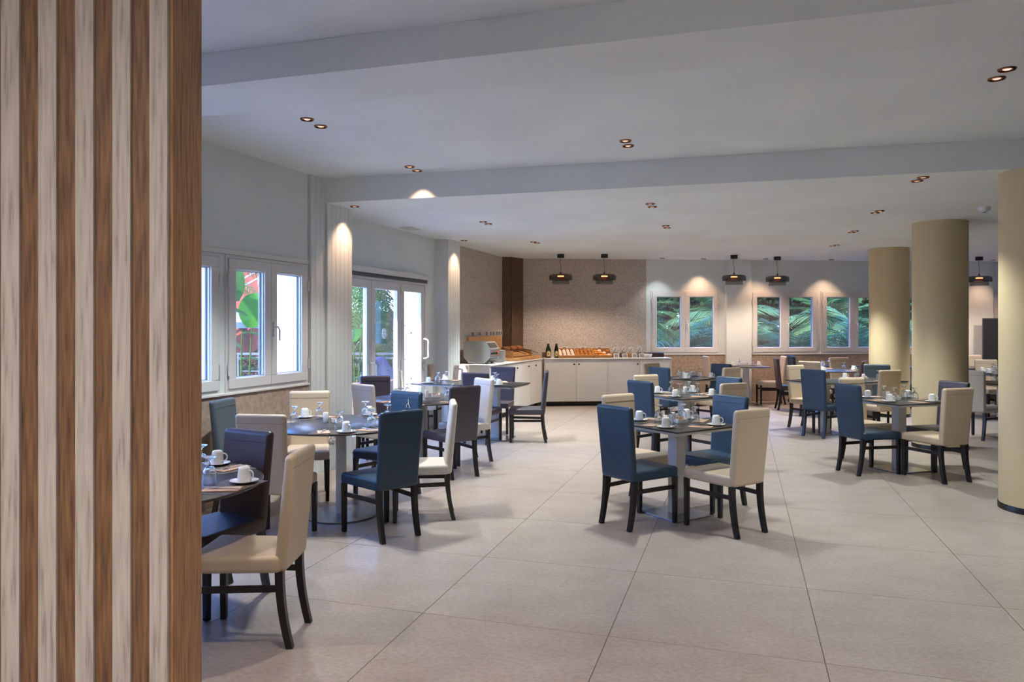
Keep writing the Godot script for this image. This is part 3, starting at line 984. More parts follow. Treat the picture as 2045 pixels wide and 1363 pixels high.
	for i in 4:
		shrub("garden_tree", "round leafy garden tree beyond the terrace, " + ["left of the red house", "between red house and tall palm", "behind the planter", "nearest the buffet side"][i], W([-15.5, -5.0, -4.3, -1.5][i], [22.0, 24.0, 26.0, 23.0][i], -0.22), Vector3(2.6, [3.0, 1.9, 2.2, 3.4][i], 2.4), 2600, M.hedge2, 120 + i, 0.13)
	person_outside()

func person_outside() -> void:
	# one body: seated on a low stool, bent far forward over the knees, arms reaching ahead
	var at := W(-2.28, 13.35, -0.03)
	var o := thing("person", "person in a blue jacket bending forward outside the glass door", "person", at, -0.35)
	var st := thing("stool", "low wooden stool under the person in blue on the terrace", "stool", at + Vector3(0.12, 0, 0.02))
	part("seat", mb_box(Vector3(0.34, 0.04, 0.34), M.block, 0.01, Vector3(0, 0.4, 0)), st)
	for x in [-0.13, 0.13]:
		for z in [-0.13, 0.13]:
			part("leg", mb_box(Vector3(0.035, 0.38, 0.035), M.block, 0.004, Vector3(x, 0.19, z)), st)
	var bones := []    # a, ra, b, rb, colour index
	var hip := Vector3(0.12, 0.53, 0)
	var chest := Vector3(-0.12, 0.84, 0)
	bones.append([hip, 0.14, chest, 0.15, 0])
	for s: float in [-1.0, 1.0]:
		var sh := Vector3(-0.16, 0.87, 0.17 * s)
		bones.append([chest, 0.12, sh, 0.075, 0])
		bones.append([sh, 0.065, Vector3(-0.2, 0.62, 0.22 * s), 0.05, 0])
		bones.append([Vector3(-0.2, 0.62, 0.22 * s), 0.048, Vector3(-0.4, 0.56, 0.12 * s), 0.038, 0])
		bones.append([Vector3(-0.4, 0.56, 0.12 * s), 0.03, Vector3(-0.47, 0.54, 0.1 * s), 0.034, 2])
		for f in 4:
			bones.append([Vector3(-0.47, 0.54, 0.1 * s) + Vector3(0, 0, (f - 1.5) * 0.02), 0.011, Vector3(-0.54 + absf(f - 1.5) * 0.008, 0.51, 0.1 * s + (f - 1.5) * 0.024), 0.009, 2])
		bones.append([Vector3(-0.45, 0.545, 0.08 * s), 0.013, Vector3(-0.5, 0.535, 0.04 * s), 0.01, 2])
		var knee := Vector3(-0.28, 0.5, 0.13 * s)
		bones.append([hip + Vector3(0, 0, 0.08 * s), 0.095, knee, 0.065, 1])
		bones.append([knee, 0.062, Vector3(-0.2, 0.1, 0.13 * s), 0.042, 1])
		bones.append([Vector3(-0.2, 0.06, 0.13 * s), 0.045, Vector3(-0.38, 0.035, 0.14 * s), 0.035, 3])
	bones.append([chest, 0.08, Vector3(-0.27, 0.93, 0), 0.055, 2])
	bones.append([Vector3(-0.31, 0.97, 0), 0.085, Vector3(-0.37, 0.92, 0), 0.07, 2])
	bones.append([Vector3(-0.43, 0.935, 0), 0.014, Vector3(-0.445, 0.925, 0), 0.01, 2])
	var tones := [Color(0.004, 0.016, 0.06), Color(0.07, 0.05, 0.04), Color(0.14, 0.07, 0.045), Color(0.05, 0.05, 0.05)]
	var mesh := body_mesh(bones, tones, 0.016)
	part("body", mesh, o)
	var hb := MB.new()
	hb.soft(Vector3(-0.295, 1.0, 0), Vector3(0.17, 0.14, 0.185), 0.068, 4)
	part("hair", hb.mesh(mat(Color(0.25, 0.13, 0.08), 0.7)), o)

func body_mesh(bones: Array, tones: Array, cell: float) -> ArrayMesh:     # surface nets over smoothly joined tapered capsules
	var lo := Vector3.ONE * 1e9
	var hi := -lo
	for b in bones:
		for k in [0, 2]:
			lo = lo.min((b[k] as Vector3) - Vector3.ONE * (b[k + 1] + 0.04)); hi = hi.max((b[k] as Vector3) + Vector3.ONE * (b[k + 1] + 0.04))
	var nx := int((hi.x - lo.x) / cell) + 2
	var ny := int((hi.y - lo.y) / cell) + 2
	var nz := int((hi.z - lo.z) / cell) + 2
	var fld := PackedFloat32Array()
	fld.resize(nx * ny * nz)
	fld.fill(1.0)
	for b in bones:
		var a: Vector3 = b[0]
		var c: Vector3 = b[2]
		var m: float = maxf(b[1], b[3]) + 0.06
		var l0 := ((a.min(c) - Vector3.ONE * m - lo) / cell).floor().max(Vector3.ZERO)
		var h0 := ((a.max(c) + Vector3.ONE * m - lo) / cell).ceil()
		for x in range(int(l0.x), mini(int(h0.x), nx)):
			for y in range(int(l0.y), mini(int(h0.y), ny)):
				for z in range(int(l0.z), mini(int(h0.z), nz)):
					var p := lo + Vector3(x, y, z) * cell
					var t := clampf((p - a).dot(c - a) / maxf((c - a).length_squared(), 1e-9), 0, 1)
					var d := p.distance_to(a.lerp(c, t)) - lerpf(b[1], b[3], t)
					var i := (x * ny + y) * nz + z
					var kk := 0.012 if maxf(b[1], b[3]) < 0.02 else 0.035
					var hh := maxf(kk - absf(fld[i] - d), 0.0) / kk
					fld[i] = minf(fld[i], d) - hh * hh * kk * 0.25
	var mb := MB.new()
	var at := {}
	var step := [ny * nz, nz, 1]
	for x in nx - 1:
		for y in ny - 1:
			for z in nz - 1:
				var i := (x * ny + y) * nz + z
				var n := 0
				var sum := Vector3.ZERO
				for e in [[0, 4], [1, 5], [2, 6], [3, 7], [0, 2], [1, 3], [4, 6], [5, 7], [0, 1], [2, 3], [4, 5], [6, 7]]:
					var pa := Vector3(e[0] >> 2 & 1, e[0] >> 1 & 1, e[0] & 1)
					var pb := Vector3(e[1] >> 2 & 1, e[1] >> 1 & 1, e[1] & 1)
					var fa := fld[i + int(pa.x) * step[0] + int(pa.y) * step[1] + int(pa.z)]
					var fc := fld[i + int(pb.x) * step[0] + int(pb.y) * step[1] + int(pb.z)]
					if (fa < 0) != (fc < 0):
						sum += pa.lerp(pb, fa / (fa - fc)); n += 1
				if n:
					var p := lo + (Vector3(x, y, z) + sum / n) * cell
					at[i] = mb.vert(p, Vector3.UP)
					var best := 1e9
					var tone := Color.WHITE
					for b in bones:
						var a: Vector3 = b[0]
						var c: Vector3 = b[2]
						var t := clampf((p - a).dot(c - a) / maxf((c - a).length_squared(), 1e-9), 0, 1)
						var d := p.distance_to(a.lerp(c, t)) - lerpf(b[1], b[3], t)
						if d < best:
							best = d; tone = tones[b[4]]
					mb.col.append(tone)
	for x in range(1, nx - 1):
		for y in range(1, ny - 1):
			for z in range(1, nz - 1):
				var i := (x * ny + y) * nz + z
				for a in 3:
					var j: int = i + step[a]
					if (fld[i] < 0) == (fld[j] < 0):
						continue
					var u: int = step[(a + 1) % 3]
					var w: int = step[(a + 2) % 3]
					var q := [i - u - w, i - w, i, i - u]
					if not (at.has(q[0]) and at.has(q[1]) and at.has(q[2]) and at.has(q[3])):
						continue
					if fld[i] < 0:
						mb.tri(at[q[0]], at[q[1]], at[q[2]]); mb.tri(at[q[0]], at[q[2]], at[q[3]])
					else:
						mb.tri(at[q[0]], at[q[2]], at[q[1]]); mb.tri(at[q[0]], at[q[3]], at[q[2]])
	mb.smooth()
	var m := mat(Color.WHITE, 0.8)
	m.vertex_color_use_as_albedo = true
	return mb.mesh(m)

# ------------------------------------------------------------------ slatted screen in the foreground
func slat_screen() -> void:
	var o := thing("slatted_screen", "tall wooden screen of pale slats over brown boards in the left foreground", "screen", W(-0.745, 1.612, 0))
	part("core", mb_box(Vector3(1.2, 3.066, 0.15), M.brown, 0.002, Vector3(-0.6 - 0.002, 1.533, -0.077)), o)
	part("end_board", mb_box(Vector3(0.012, 3.066, 0.152), M.brown_end_lit, 0.003, Vector3(0.0, 1.533, -0.077)), o, Vector3.ZERO)
	for k in 16:
		var x := -0.0395 * 0.5 - 0.0001 - k * 0.0802
		part("slat", mb_box(Vector3(0.0395, 3.066, 0.012), M["pale%d" % (k * 3 % 5)], 0.0012, Vector3.ZERO), o, Vector3(x, 1.533, 0.006))
	for k in 15:
		var x := -0.0395 - 0.0204 - k * 0.0802
		part("board", mb_box(Vector3(0.0402, 3.066, 0.004), M["brownb%d" % (k * 2 % 3)], 0.0008, Vector3.ZERO), o, Vector3(x, 1.533, 0.002))

# ------------------------------------------------------------------ columns and ceiling fittings
func columns_and_ceiling_fittings() -> void:
	for a in [[4.41, 6.15, "pale yellow round column nearest the camera, cut by the right edge"], [5.37, 9.29, "pale yellow round column in the middle of the three"], [6.37, 12.5, "pale yellow round column farthest from the camera"]]:
		var o := thing("round_column", a[2], "column", W(a[0], a[1], 0))
		o.set_meta("kind", "structure")
		var b := MB.new()
		b.lathe([Vector2(0.0, 2.82), Vector2(0.31, 2.82), Vector2(0.31, 2.82), Vector2(0.31, 0.05), Vector2(0.31, 0.05), Vector2(0.0, 0.05)], 64)
		part("shaft", b.mesh(M.yellow), o)
		var bb := MB.new()
		bb.lathe([Vector2(0.0, 0.05), Vector2(0.313, 0.05), Vector2(0.316, 0.046), Vector2(0.316, 0.0)], 64)
		part("plinth", bb.mesh(M.black), o)
	var rb := MB.new()
	rb.lathe([Vector2(0.041, -0.002), Vector2(0.041, -0.009), Vector2(0.041, -0.009), Vector2(0.047, -0.009), Vector2(0.051, -0.001), Vector2(0.051, 0.0)].duplicate(), 28)
	M.dl_ring = rb.mesh(M.copper)
	var cb := MB.new()
	cb.lathe([Vector2(0.0, -0.0015), Vector2(0.041, -0.0015)], 28)
	for k in 12:
		var a := TAU * k / 12.0
		cb.soft(Vector3(cos(a) * 0.033, -0.003, sin(a) * 0.033), Vector3(0.012, 0.004, 0.012), 0.002)
	M.dl_cup = cb.mesh(M.copper)
	var ub := MB.new()
	ub.lathe([Vector2(0.0, -0.007), Vector2(0.018, -0.006), Vector2(0.024, -0.0025)], 20)
	M.dl_bulb = ub.mesh(glow(Color(1.0, 0.85, 0.75), 0.75))
	var hi := 3.07
	var lo := 2.82
	for a in [[-1.52, 5.49, hi, "left lamp of the pair above the round window table"], [-1.47, 5.69, hi, "right lamp of the pair above the round window table"],
		[0.94, 6.14, hi, "left lamp of the pair in the middle of the high ceiling"], [0.99, 6.31, hi, "right lamp of the pair in the middle of the high ceiling"],
		[-0.99, 7.15, hi, "nearer lamp of the pair beside the ceiling step"], [-0.94, 7.33, hi, "lamp closest to the ceiling step, lighting its face"],
		[2.95, 4.41, hi, "nearer lamp of the pair at the right edge of the high ceiling"], [3.0, 4.58, hi, "farther lamp of the pair at the right edge of the high ceiling"],
		[-1.7, 8.0, lo, "single lamp washing the boarded pier"], [-0.36, 9.2, lo, "nearer lamp of the pair in front of the narrow pier"], [-0.3, 9.39, lo, "farther lamp of the pair in front of the narrow pier"],
		[1.46, 7.82, lo, "nearer lamp of the pair above the front square table"], [1.52, 8.02, lo, "farther lamp of the pair above the front square table"],
		[1.99, 9.58, lo, "nearer lamp of the pair above the middle square table"], [2.05, 9.78, lo, "farther lamp of the pair above the middle square table"],
		[0.33, 11.45, lo, "nearer lamp of the pair in front of the buffet"], [0.39, 11.6, lo, "farther lamp of the pair in front of the buffet"],
		[-0.73, 11.26, lo, "single lamp washing the narrow pier by the buffet"],
		[3.59, 6.56, lo, "farther lamp of the pair left of the nearest column"], [3.56, 6.41, lo, "nearer lamp of the pair left of the nearest column"],
		[4.15, 8.46, lo, "farther lamp of the pair before the middle column"], [4.13, 8.31, lo, "nearer lamp of the pair before the middle column"],
		[4.71, 10.26, lo, "farther lamp of the pair left of the middle column"], [4.69, 10.12, lo, "nearer lamp of the pair left of the middle column"],
		[5.22, 12.05, lo, "farther lamp of the pair left of the farthest column"], [5.23, 11.92, lo, "nearer lamp of the pair left of the farthest column"],
		[7.84, 11.81, lo, "lamp between the middle and nearest columns"], [3.74, 14.45, lo, "lamp washing the wall above the two-sash back window"], [4.95, 14.45, lo, "lamp washing the right of the white back pier"], [6.3, 14.6, lo, "lamp washing the wall above the long back window row"], [9.55, 14.7, lo, "lamp washing the far right white pier"], [2.9, 14.3, lo, "lamp at the right end of the tiled back wall"]]:
		var wash: bool = "washing" in a[3] or "lighting its face" in a[3]
		downlight(a[0], a[1], a[2], (1.1 if a[1] > 12.0 else 0.9) if wash else (0.7 if "right end of the tiled" in a[3] else (4.4 if a[1] > 11.0 else (3.2 if a[0] < 0.0 else (1.5 if "left of the nearest" in a[3] else 2.2)))), "copper-ringed recessed downlight, " + a[3], Color(1.0, 0.8, 0.64) if wash else Color(0.97, 0.985, 0.975))
	# lamps of the near bays, mostly out of the picture
	var spot := ["just ahead of the lens", "right of the lens", "behind the slatted screen", "far back on the left", "straight behind the lens", "back on the right", "at the far right of the near bay", "above the half-hidden round table", "before the beam", "above the cream chair by the slatted screen"]
	var near := [[0.6, 1.2], [2.8, 0.8], [-2.6, 1.6], [-3.6, -1.6], [-0.8, -1.8], [2.4, -1.8], [4.6, 2.2], [-2.3, 3.3, 1], [1.0, 2.9], [-0.5, 2.6, 1]]
	for i in near.size():
		var a = near[i]
		downlight(a[0], a[1], hi, 1.3 if a.size() < 3 else 2.2, "recessed downlight out of the picture, " + spot[i], Color(1.0, 0.93, 0.85))
	for a in [[-1.6, -1.3, "left"], [-0.2, -1.2, "right"]]:  # unseen lamps added behind the lens to brighten the slats
		downlight(a[0], a[1], hi, 5.2, a[2] + " added unseen lamp brightening the front of the slatted screen", Color(1.0, 0.97, 0.95), 85.0)
	# smoke detector
	var sd := thing("smoke_detector", "white round smoke detector on the low ceiling near the columns", "smoke detector", W(5.14, 8.06, lo))
	var sb := MB.new()
	sb.lathe([Vector2(0.0, -0.055), Vector2(0.03, -0.055), Vector2(0.038, -0.04), Vector2(0.06, -0.034), Vector2(0.062, 0.0)], 24)
	part("body", sb.mesh(M.china), sd)
	part("sensor", mb_box(Vector3(0.03, 0.006, 0.02), M.darkgrey, 0.002, Vector3(0, -0.056, 0)), sd)
	var vt := solo("ceiling_vent", mb_box(Vector3(0.3, 0.006, 0.16), M.post, 0.002, Vector3(0, -0.003, 0)), "small pale vent plate in the ceiling above the glass door", "vent", W(-1.36, 9.85, lo), F2.turn)
	vt.set_meta("kind", "structure")
	# smoked glass pendants
	for a in [[0.89, 13.5, "first smoked glass pendant from the left, above the bread trays"], [1.685, 13.5, "second smoked glass pendant from the left, above the cereal jars"], [4.11, 13.7, "third smoked glass pendant from the left, before the white pier"], [5.02, 14.0, "fourth smoked glass pendant from the left, above the long window row"], [8.87, 14.05, "fifth smoked glass pendant, seen right of the middle column"], [9.75, 14.05, "smoked glass pendant half hidden behind the nearest column"]]:
		pendant(W(a[0], a[1], lo), a[2])

func pendant(at: Vector3, label: String) -> void:
	var o := thing("pendant_lamp", label, "pendant lamp", at, 0.0, "smoked glass pendant lamps")
	var smoke := pane(Color(0.03, 0.022, 0.02), 0.62, 0.05)
	var smoke2 := pane(Color(0.09, 0.055, 0.045), 0.42, 0.05)
	var b := MB.new()
	b.lathe([Vector2(0.0, 0.0), Vector2(0.062, 0.0), Vector2(0.062, 0.0), Vector2(0.064, -0.003), Vector2(0.064, -0.066), Vector2(0.062, -0.068), Vector2(0.062, -0.068), Vector2(0.0, -0.068)], 24)
	part("canopy", b.mesh(M.black), o)
	var cb := MB.new()
	cb.tube([Vector3(-0.01, -0.068, 0), Vector3(-0.014, -0.14, 0.004), Vector3(0.006, -0.24, 0), Vector3(0.0, -0.335, 0)], 0.0032, 6)
	part("cord", cb.mesh(M.black), o)
	var wb := MB.new()
	wb.tube([Vector3(0.02, -0.068, 0), Vector3(0.012, -0.335, 0)], 0.0012, 5)
	wb.tube([Vector3(-0.02, -0.068, 0), Vector3(-0.012, -0.335, 0)], 0.0012, 5)
	part("wire", wb.mesh(M.steel), o)
	var fb := MB.new()
	fb.lathe([Vector2(0.0, -0.325), Vector2(0.014, -0.33), Vector2(0.016, -0.352), Vector2(0.05, -0.36), Vector2(0.05, -0.368), Vector2(0.0, -0.368)], 20)
	part("cap", fb.mesh(M.black), o)
	var sb := MB.new()
	sb.lathe([Vector2(0.02, -0.362), Vector2(0.12, -0.364), Vector2(0.19, -0.372), Vector2(0.212, -0.392), Vector2(0.216, -0.42), Vector2(0.212, -0.48), Vector2(0.212, -0.48), Vector2(0.155, -0.482)], 40)
	part("upper_shade", sb.mesh(smoke), o)
	var lb := MB.new()
	lb.lathe([Vector2(0.15, -0.44), Vector2(0.158, -0.47), Vector2(0.16, -0.548)], 40)
	part("lower_shade", lb.mesh(smoke2), o)
	var gb := MB.new()
	gb.lathe([Vector2(0.0, -0.392), Vector2(0.055, -0.394), Vector2(0.062, -0.402), Vector2(0.055, -0.41), Vector2(0.0, -0.412)], 24)
	part("bulb", gb.mesh(glow(Color(1.0, 0.66, 0.42), 5.0)), o)
	var tb := MB.new()
	tb.lathe([Vector2(0.0, -0.412), Vector2(0.05, -0.413), Vector2(0.055, -0.47), Vector2(0.0, -0.475)], 20)
	part("diffuser", tb.mesh(pane(Color(0.85, 0.5, 0.36), 0.35, 0.2)), o)
	var s := SpotLight3D.new()
	s.name = "beam"
	s.light_color = Color(1.0, 0.89, 0.79)
	s.light_energy = 1.25
	s.light_size = 0.05
	s.spot_angle = 70.0
	s.spot_angle_attenuation = 0.7
	s.spot_range = 20.0
	s.spot_attenuation = 2.0
	s.shadow_enabled = true
	s.rotation.x = -PI / 2
	s.position.y = -0.49
	o.add_child(s)

# ------------------------------------------------------------------ buffet
func cabinet(label: String, f: Dictionary, s: float, w: float, depth: float, knobs: Array) -> void:
	var o := thing("base_cabinet", label, "cabinet", on(f, s, 0, 0), f.turn, "white buffet cabinets")
	part("plinth", mb_box(Vector3(w - 0.02, 0.1, depth - 0.12), M.black, 0.002, Vector3(w * 0.5, 0.05, -depth * 0.5 - 0.03)), o)
	part("body", mb_box(Vector3(w - 0.004, 0.778, depth - 0.025), M.darkgrey, 0.002, Vector3(w * 0.5, 0.491, -depth * 0.5 - 0.0115)), o)
	for k in 2:
		part("side_panel", mb_box(Vector3(0.018, 0.8, depth), M.board_white, 0.002, Vector3(0.009 if k == 0 else w - 0.009, 0.48, -depth * 0.5)), o)
		var dw := (w - 0.036) * 0.5
		var d := part("door", mb_box(Vector3(dw - 0.005, 0.785, 0.02), M.board_white, 0.002, Vector3(0.018 + dw * (k + 0.5), 0.48, -0.012)), o)
		if knobs[k] != 0.0:
			var kb := MB.new()
			kb.lathe([Vector2(0.0, 0.026), Vector2(0.013, 0.025), Vector2(0.016, 0.02), Vector2(0.014, 0.014), Vector2(0.006, 0.01), Vector2(0.006, 0.0)], 14, Vector3(0.018 + dw * (k + 0.5) + knobs[k] * (dw * 0.5 - 0.045), 0.79, -0.002), Basis(Vector3.RIGHT, PI / 2))
			part("knob", kb.mesh(M.black), d)

func card(label: String, at: Vector3, turn: float, w: float, h: float, lean := -0.15) -> void:
	var o := thing("label_card", label, "label", at, turn)
	var b := Basis(Vector3.RIGHT, lean)
	part("card", mb_box(Vector3(w, h, 0.003), M.frame, 0.001, Vector3(0, h * 0.5, 0)), o).basis = b
	part("print", mb_box(Vector3(w * 0.74, h * 0.72, 0.001), M.rail_grey, 0.0, Vector3(0, h * 0.5, 0.0018)), o).basis = b
	part("foot", mb_box(Vector3(w * 0.5, 0.004, 0.03), M.frame, 0.001, Vector3(0, 0.002, -0.012)), o)

func buffet() -> void:
	M.rail_grey = mat(Color(0.5, 0.48, 0.48), 0.7)
	var ns := 0.36
	# back run
	var f4 := {"at": on(F4, 0, 0, 0.60), "bas": F4.bas, "len": F4.len, "turn": F4.turn}
	cabinet("white two-door buffet cabinet under the bottles and bread trays", f4, ns, 1.213, 0.57, [1.0, -1.0])
	cabinet("white two-door buffet cabinet under the cereal jars, at the free end", f4, ns + 1.216, 1.213, 0.57, [1.0, 0.0])
	solo("worktop", mb_box(Vector3(2.44, 0.02, 0.59), M.board_white, 0.003, Vector3(1.22, 0.01, -0.285)), "white worktop of the back buffet run under the tiled wall", "worktop", on(f4, ns - 0.003, 0.88, 0.005), F4.turn)
	# left run along the tiled side wall
	var fl := frame_of(-0.35, 11.64, 0.57, 13.9)
	cabinet("white two-door buffet cabinet under the wooden block, in the corner", fl, 1.215, 1.21, 0.56, [0.7, -0.2])
	cabinet("white two-door buffet cabinet under the toaster", fl, 0.0, 1.21, 0.56, [1.0, 1.0])
	solo("worktop", mb_box(Vector3(2.44, 0.02, 0.575), M.board_white, 0.003, Vector3(1.215, 0.01, -0.28)), "white worktop of the left buffet run carrying toaster and plates", "worktop", on(fl, 0.0, 0.88, 0.005), fl.turn)
	# conveyor toaster: an octagonal steel body
	var to := thing("conveyor_toaster", "silver eight-sided conveyor toaster at the near end of the left buffet", "toaster", on(fl, 0.17, 0.9, -0.3), fl.turn)
	var oct := PackedVector2Array([Vector2(-0.23, 0.11), Vector2(-0.14, 0.02), Vector2(0.13, 0.02), Vector2(0.225, 0.11), Vector2(0.225, 0.24), Vector2(0.14, 0.36), Vector2(-0.2, 0.365), Vector2(-0.23, 0.33)])
	var ob := MB.new()
	ob.prism(oct, 0.0, 0.4)
	var bod := part("body", ob.mesh(M.brushed), to)
	# prism axes (x, depth up) -> profile in the plane across the counter, extruded along it
	bod.basis = Basis(Vector3(0, 0, 1), Vector3(1, 0, 0), Vector3(0, -1, 0))
	var pl := MB.new()
	pl.prism(Geometry2D.offset_polygon(oct, 0.008)[0], -0.008, 0.0)
	var sp := part("side_plate", pl.mesh(M.steel), to)
	sp.basis = bod.basis
	part("upper_slot", mb_box(Vector3(0.3, 0.09, 0.012), M.black, 0.002, Vector3.ZERO), to).transform = Transform3D(Basis(Vector3.RIGHT, -0.62), Vector3(0.2, 0.302, 0.184))
	part("lower_slot", mb_box(Vector3(0.3, 0.08, 0.012), M.black, 0.002, Vector3.ZERO), to).transform = Transform3D(Basis(Vector3.RIGHT, 0.82), Vector3(0.2, 0.065, 0.182))
	part("control_panel", mb_box(Vector3(0.34, 0.09, 0.006), M.chrome, 0.002, Vector3(0.2, 0.175, 0.228)), to)
	for k in 2:
		var kb := MB.new()
		kb.lathe([Vector2(0.0, 0.03), Vector2(0.02, 0.028), Vector2(0.022, 0.0)], 14, Vector3(0.1 + 0.12 * k, 0.175, 0.231), Basis(Vector3.RIGHT, PI / 2))
		part("knob", kb.mesh(M.black), to)
	for x in [0.04, 0.36]:
		for z in [-0.11, 0.1]:
			part("foot", mb_box(Vector3(0.03, 0.022, 0.03), M.black, 0.003, Vector3(x, 0.011, z)), to)
	# stack of plates
	var pb := MB.new()
	pb.lathe([Vector2(0.0, 0.0), Vector2(0.06, 0.0), Vector2(0.065, 0.004), Vector2(0.105, 0.015), Vector2(0.106, 0.018), Vector2(0.102, 0.018), Vector2(0.062, 0.008), Vector2(0.0, 0.007)], 32)
	var pm := pb.mesh(M.china)
	for k in 16:
		solo("plate", pm, "white plate, %s from the top of the stack beside the toaster" % ["sixteenth", "fifteenth", "fourteenth", "thirteenth", "twelfth", "eleventh", "tenth", "ninth", "eighth", "seventh", "sixth", "fifth", "fourth", "third", "second", "first"][k], "plate", on(fl, 0.86, 0.9 + 0.0125 * k, -0.2), 0.0, "white plates stacked beside the toaster")
	# thick wooden block with a bread rack and tongs
	solo("chopping_block", mb_box(Vector3(1.16, 0.055, 0.5), M.block, 0.005, Vector3(0.58, 0.0275, -0.25)), "thick honey-coloured wooden block on the left buffet worktop", "board", on(fl, 1.24, 0.9, -0.012), fl.turn)
	var tr := thing("bread_rack", "tilted wooden bread rack with slats on the honey-coloured block", "rack", on(fl, 1.3, 0.955, -0.33), fl.turn)
	var tl := Basis(Vector3.RIGHT, 0.3)
	for k in 5:
		part("slat", mb_box(Vector3(0.9, 0.014, 0.055), M.block, 0.003, Vector3.ZERO), tr).transform = Transform3D(tl, Vector3(0.5, 0.105 - 0.02 * k, -0.12 + 0.064 * k))
	for x in [0.04, 0.96]:
		part("cheek", mb_box(Vector3(0.025, 0.12, 0.36), M.block, 0.004, Vector3(x, 0.06, 0.0)), tr)
	for k in 3:
		var lb := MB.new()
		lb.soft(Vector3.ZERO, Vector3(0.24, 0.075, 0.11), 0.036, 4)
		var lf := solo("bread_loaf", lb.mesh(mat(Color(0.55, 0.34, 0.17), 0.8)), ["brown bread loaf at the near end of the bread rack", "brown bread loaf in the middle of the bread rack", "golden bread loaf at the far end of the bread rack"][k], "bread", on(fl, 1.5 + 0.3 * k, 1.103, -0.35), fl.turn, "loaves on the bread rack")
		lf.rotation.x = 0.3
	for k in 3:
		var t := thing("tongs", "steel serving tongs lying on the bread rack, " + ["nearest the plates", "middle pair", "nearest the corner"][k], "tongs", on(fl, 1.42 + 0.3 * k, 1.045, -0.1), fl.turn + 0.5, "tongs on the bread rack")
		for sg: float in [-1.0, 1.0]:
			var tb := MB.new()
			tb.tube([Vector3(0, 0.045, -0.13), Vector3(0.016 * sg, 0.03, -0.02), Vector3(0.022 * sg, -0.01, 0.1), Vector3(0.008 * sg, -0.03, 0.16)], 0.006, 6)
			part("arm", tb.mesh(M.darkgrey), t)
	# back riser with label cards on top
	var ri := solo("wooden_riser", mb_box(Vector3(1.66, 0.43, 0.03), M.block, 0.006, Vector3(0.83, 0.215, 0)), "upright honey-coloured wooden backboard behind the toaster", "board", on(F3, 0.95, 0.9, 0.045), F3.turn)
	ri.name = numbered("backboard")
	var pxs := [944.0, 958.0, 972.0, 980.0, 986.0, 992.5, 997.0, 1001.5]
	for k in 8:
		var r: float = (pxs[k] - 1022.5) / FPX
		var dd := (-0.8 - 0.3255 * 12.03) / (r - 0.3255)
		card("small white framed label on the wooden backboard, %s from the left" % ["first", "second", "third", "fourth", "fifth", "sixth", "seventh", "last"][k], W(r * dd, dd, 1.33), 0.35, 0.05 if k < 3 else 0.042, 0.09, -0.05)
	# back run: bottles, trays, jars
	solo("wooden_wedge", mb_box(Vector3(0.14, 0.1, 0.1), M.oak, 0.005, Vector3(0, 0.05, 0)), "small dark wooden block behind the left green bottle", "block", on(f4, ns + 0.08, 0.9, -0.4), F4.turn)
	for k in 2:
		var bt := thing("green_bottle", ["wider dark green glass bottle at the left end of the back buffet", "slimmer dark green glass bottle beside the sugared bread tray"][k], "bottle", on(f4, ns + 0.1 + 0.155 * k, 0.9, -0.2), 0.0, "green bottles on the buffet")
		var r: float = [0.052, 0.041][k]
		var bb := MB.new()
		bb.lathe([Vector2(0.0, 0.004), Vector2(r * 0.9, 0.0), Vector2(r, 0.008), Vector2(r, 0.14), Vector2(r * 0.85, 0.175), Vector2(0.024, 0.225), Vector2(0.02, 0.245), Vector2(0.02, 0.245), Vector2(0.0, 0.245)], 24)
		part("glass", bb.mesh(mat(Color(0.03, 0.09, 0.03), 0.1)), bt)
		var cb := MB.new()
		cb.lathe([Vector2(0.0, 0.27), Vector2(0.021, 0.27), Vector2(0.023, 0.266), Vector2(0.023, 0.24), Vector2(0.0, 0.24)], 16)
		part("cap", cb.mesh(M.black), bt)
		var lb := MB.new()
		for q in 8:
			var a0 := PI * 0.5 - 0.85 + 1.7 * q / 8.0
			var a1 := PI * 0.5 - 0.85 + 1.7 * (q + 1) / 8.0
			var rr := r + 0.0008
			lb.quad(Vector3(cos(a1) * rr, 0.03, sin(a1) * rr), Vector3(cos(a0) * rr, 0.03, sin(a0) * rr), Vector3(cos(a0) * rr, 0.105 + 0.03 * sin(PI * q / 8.0), sin(a0) * rr), Vector3(cos(a1) * rr, 0.105 + 0.03 * sin(PI * (q + 1) / 8.0), sin(a1) * rr))
		part("paper_label", lb.mesh(mat(Color(0.75, 0.68, 0.45), 0.7)), bt)
		part("emblem", mb_box(Vector3(0.018, 0.026, 0.001), mat(Color(0.45, 0.16, 0.08), 0.6), 0.0, Vector3(0, 0.075, r + 0.0015)), bt)
	var dusted := mat(Color(0.82, 0.74, 0.68), 0.9)
	var golden := mat(Color(0.64, 0.4, 0.16), 0.6)
	var orange := mat(Color(0.8, 0.5, 0.16), 0.6)
	var dark_bun := mat(Color(0.46, 0.23, 0.08), 0.6)
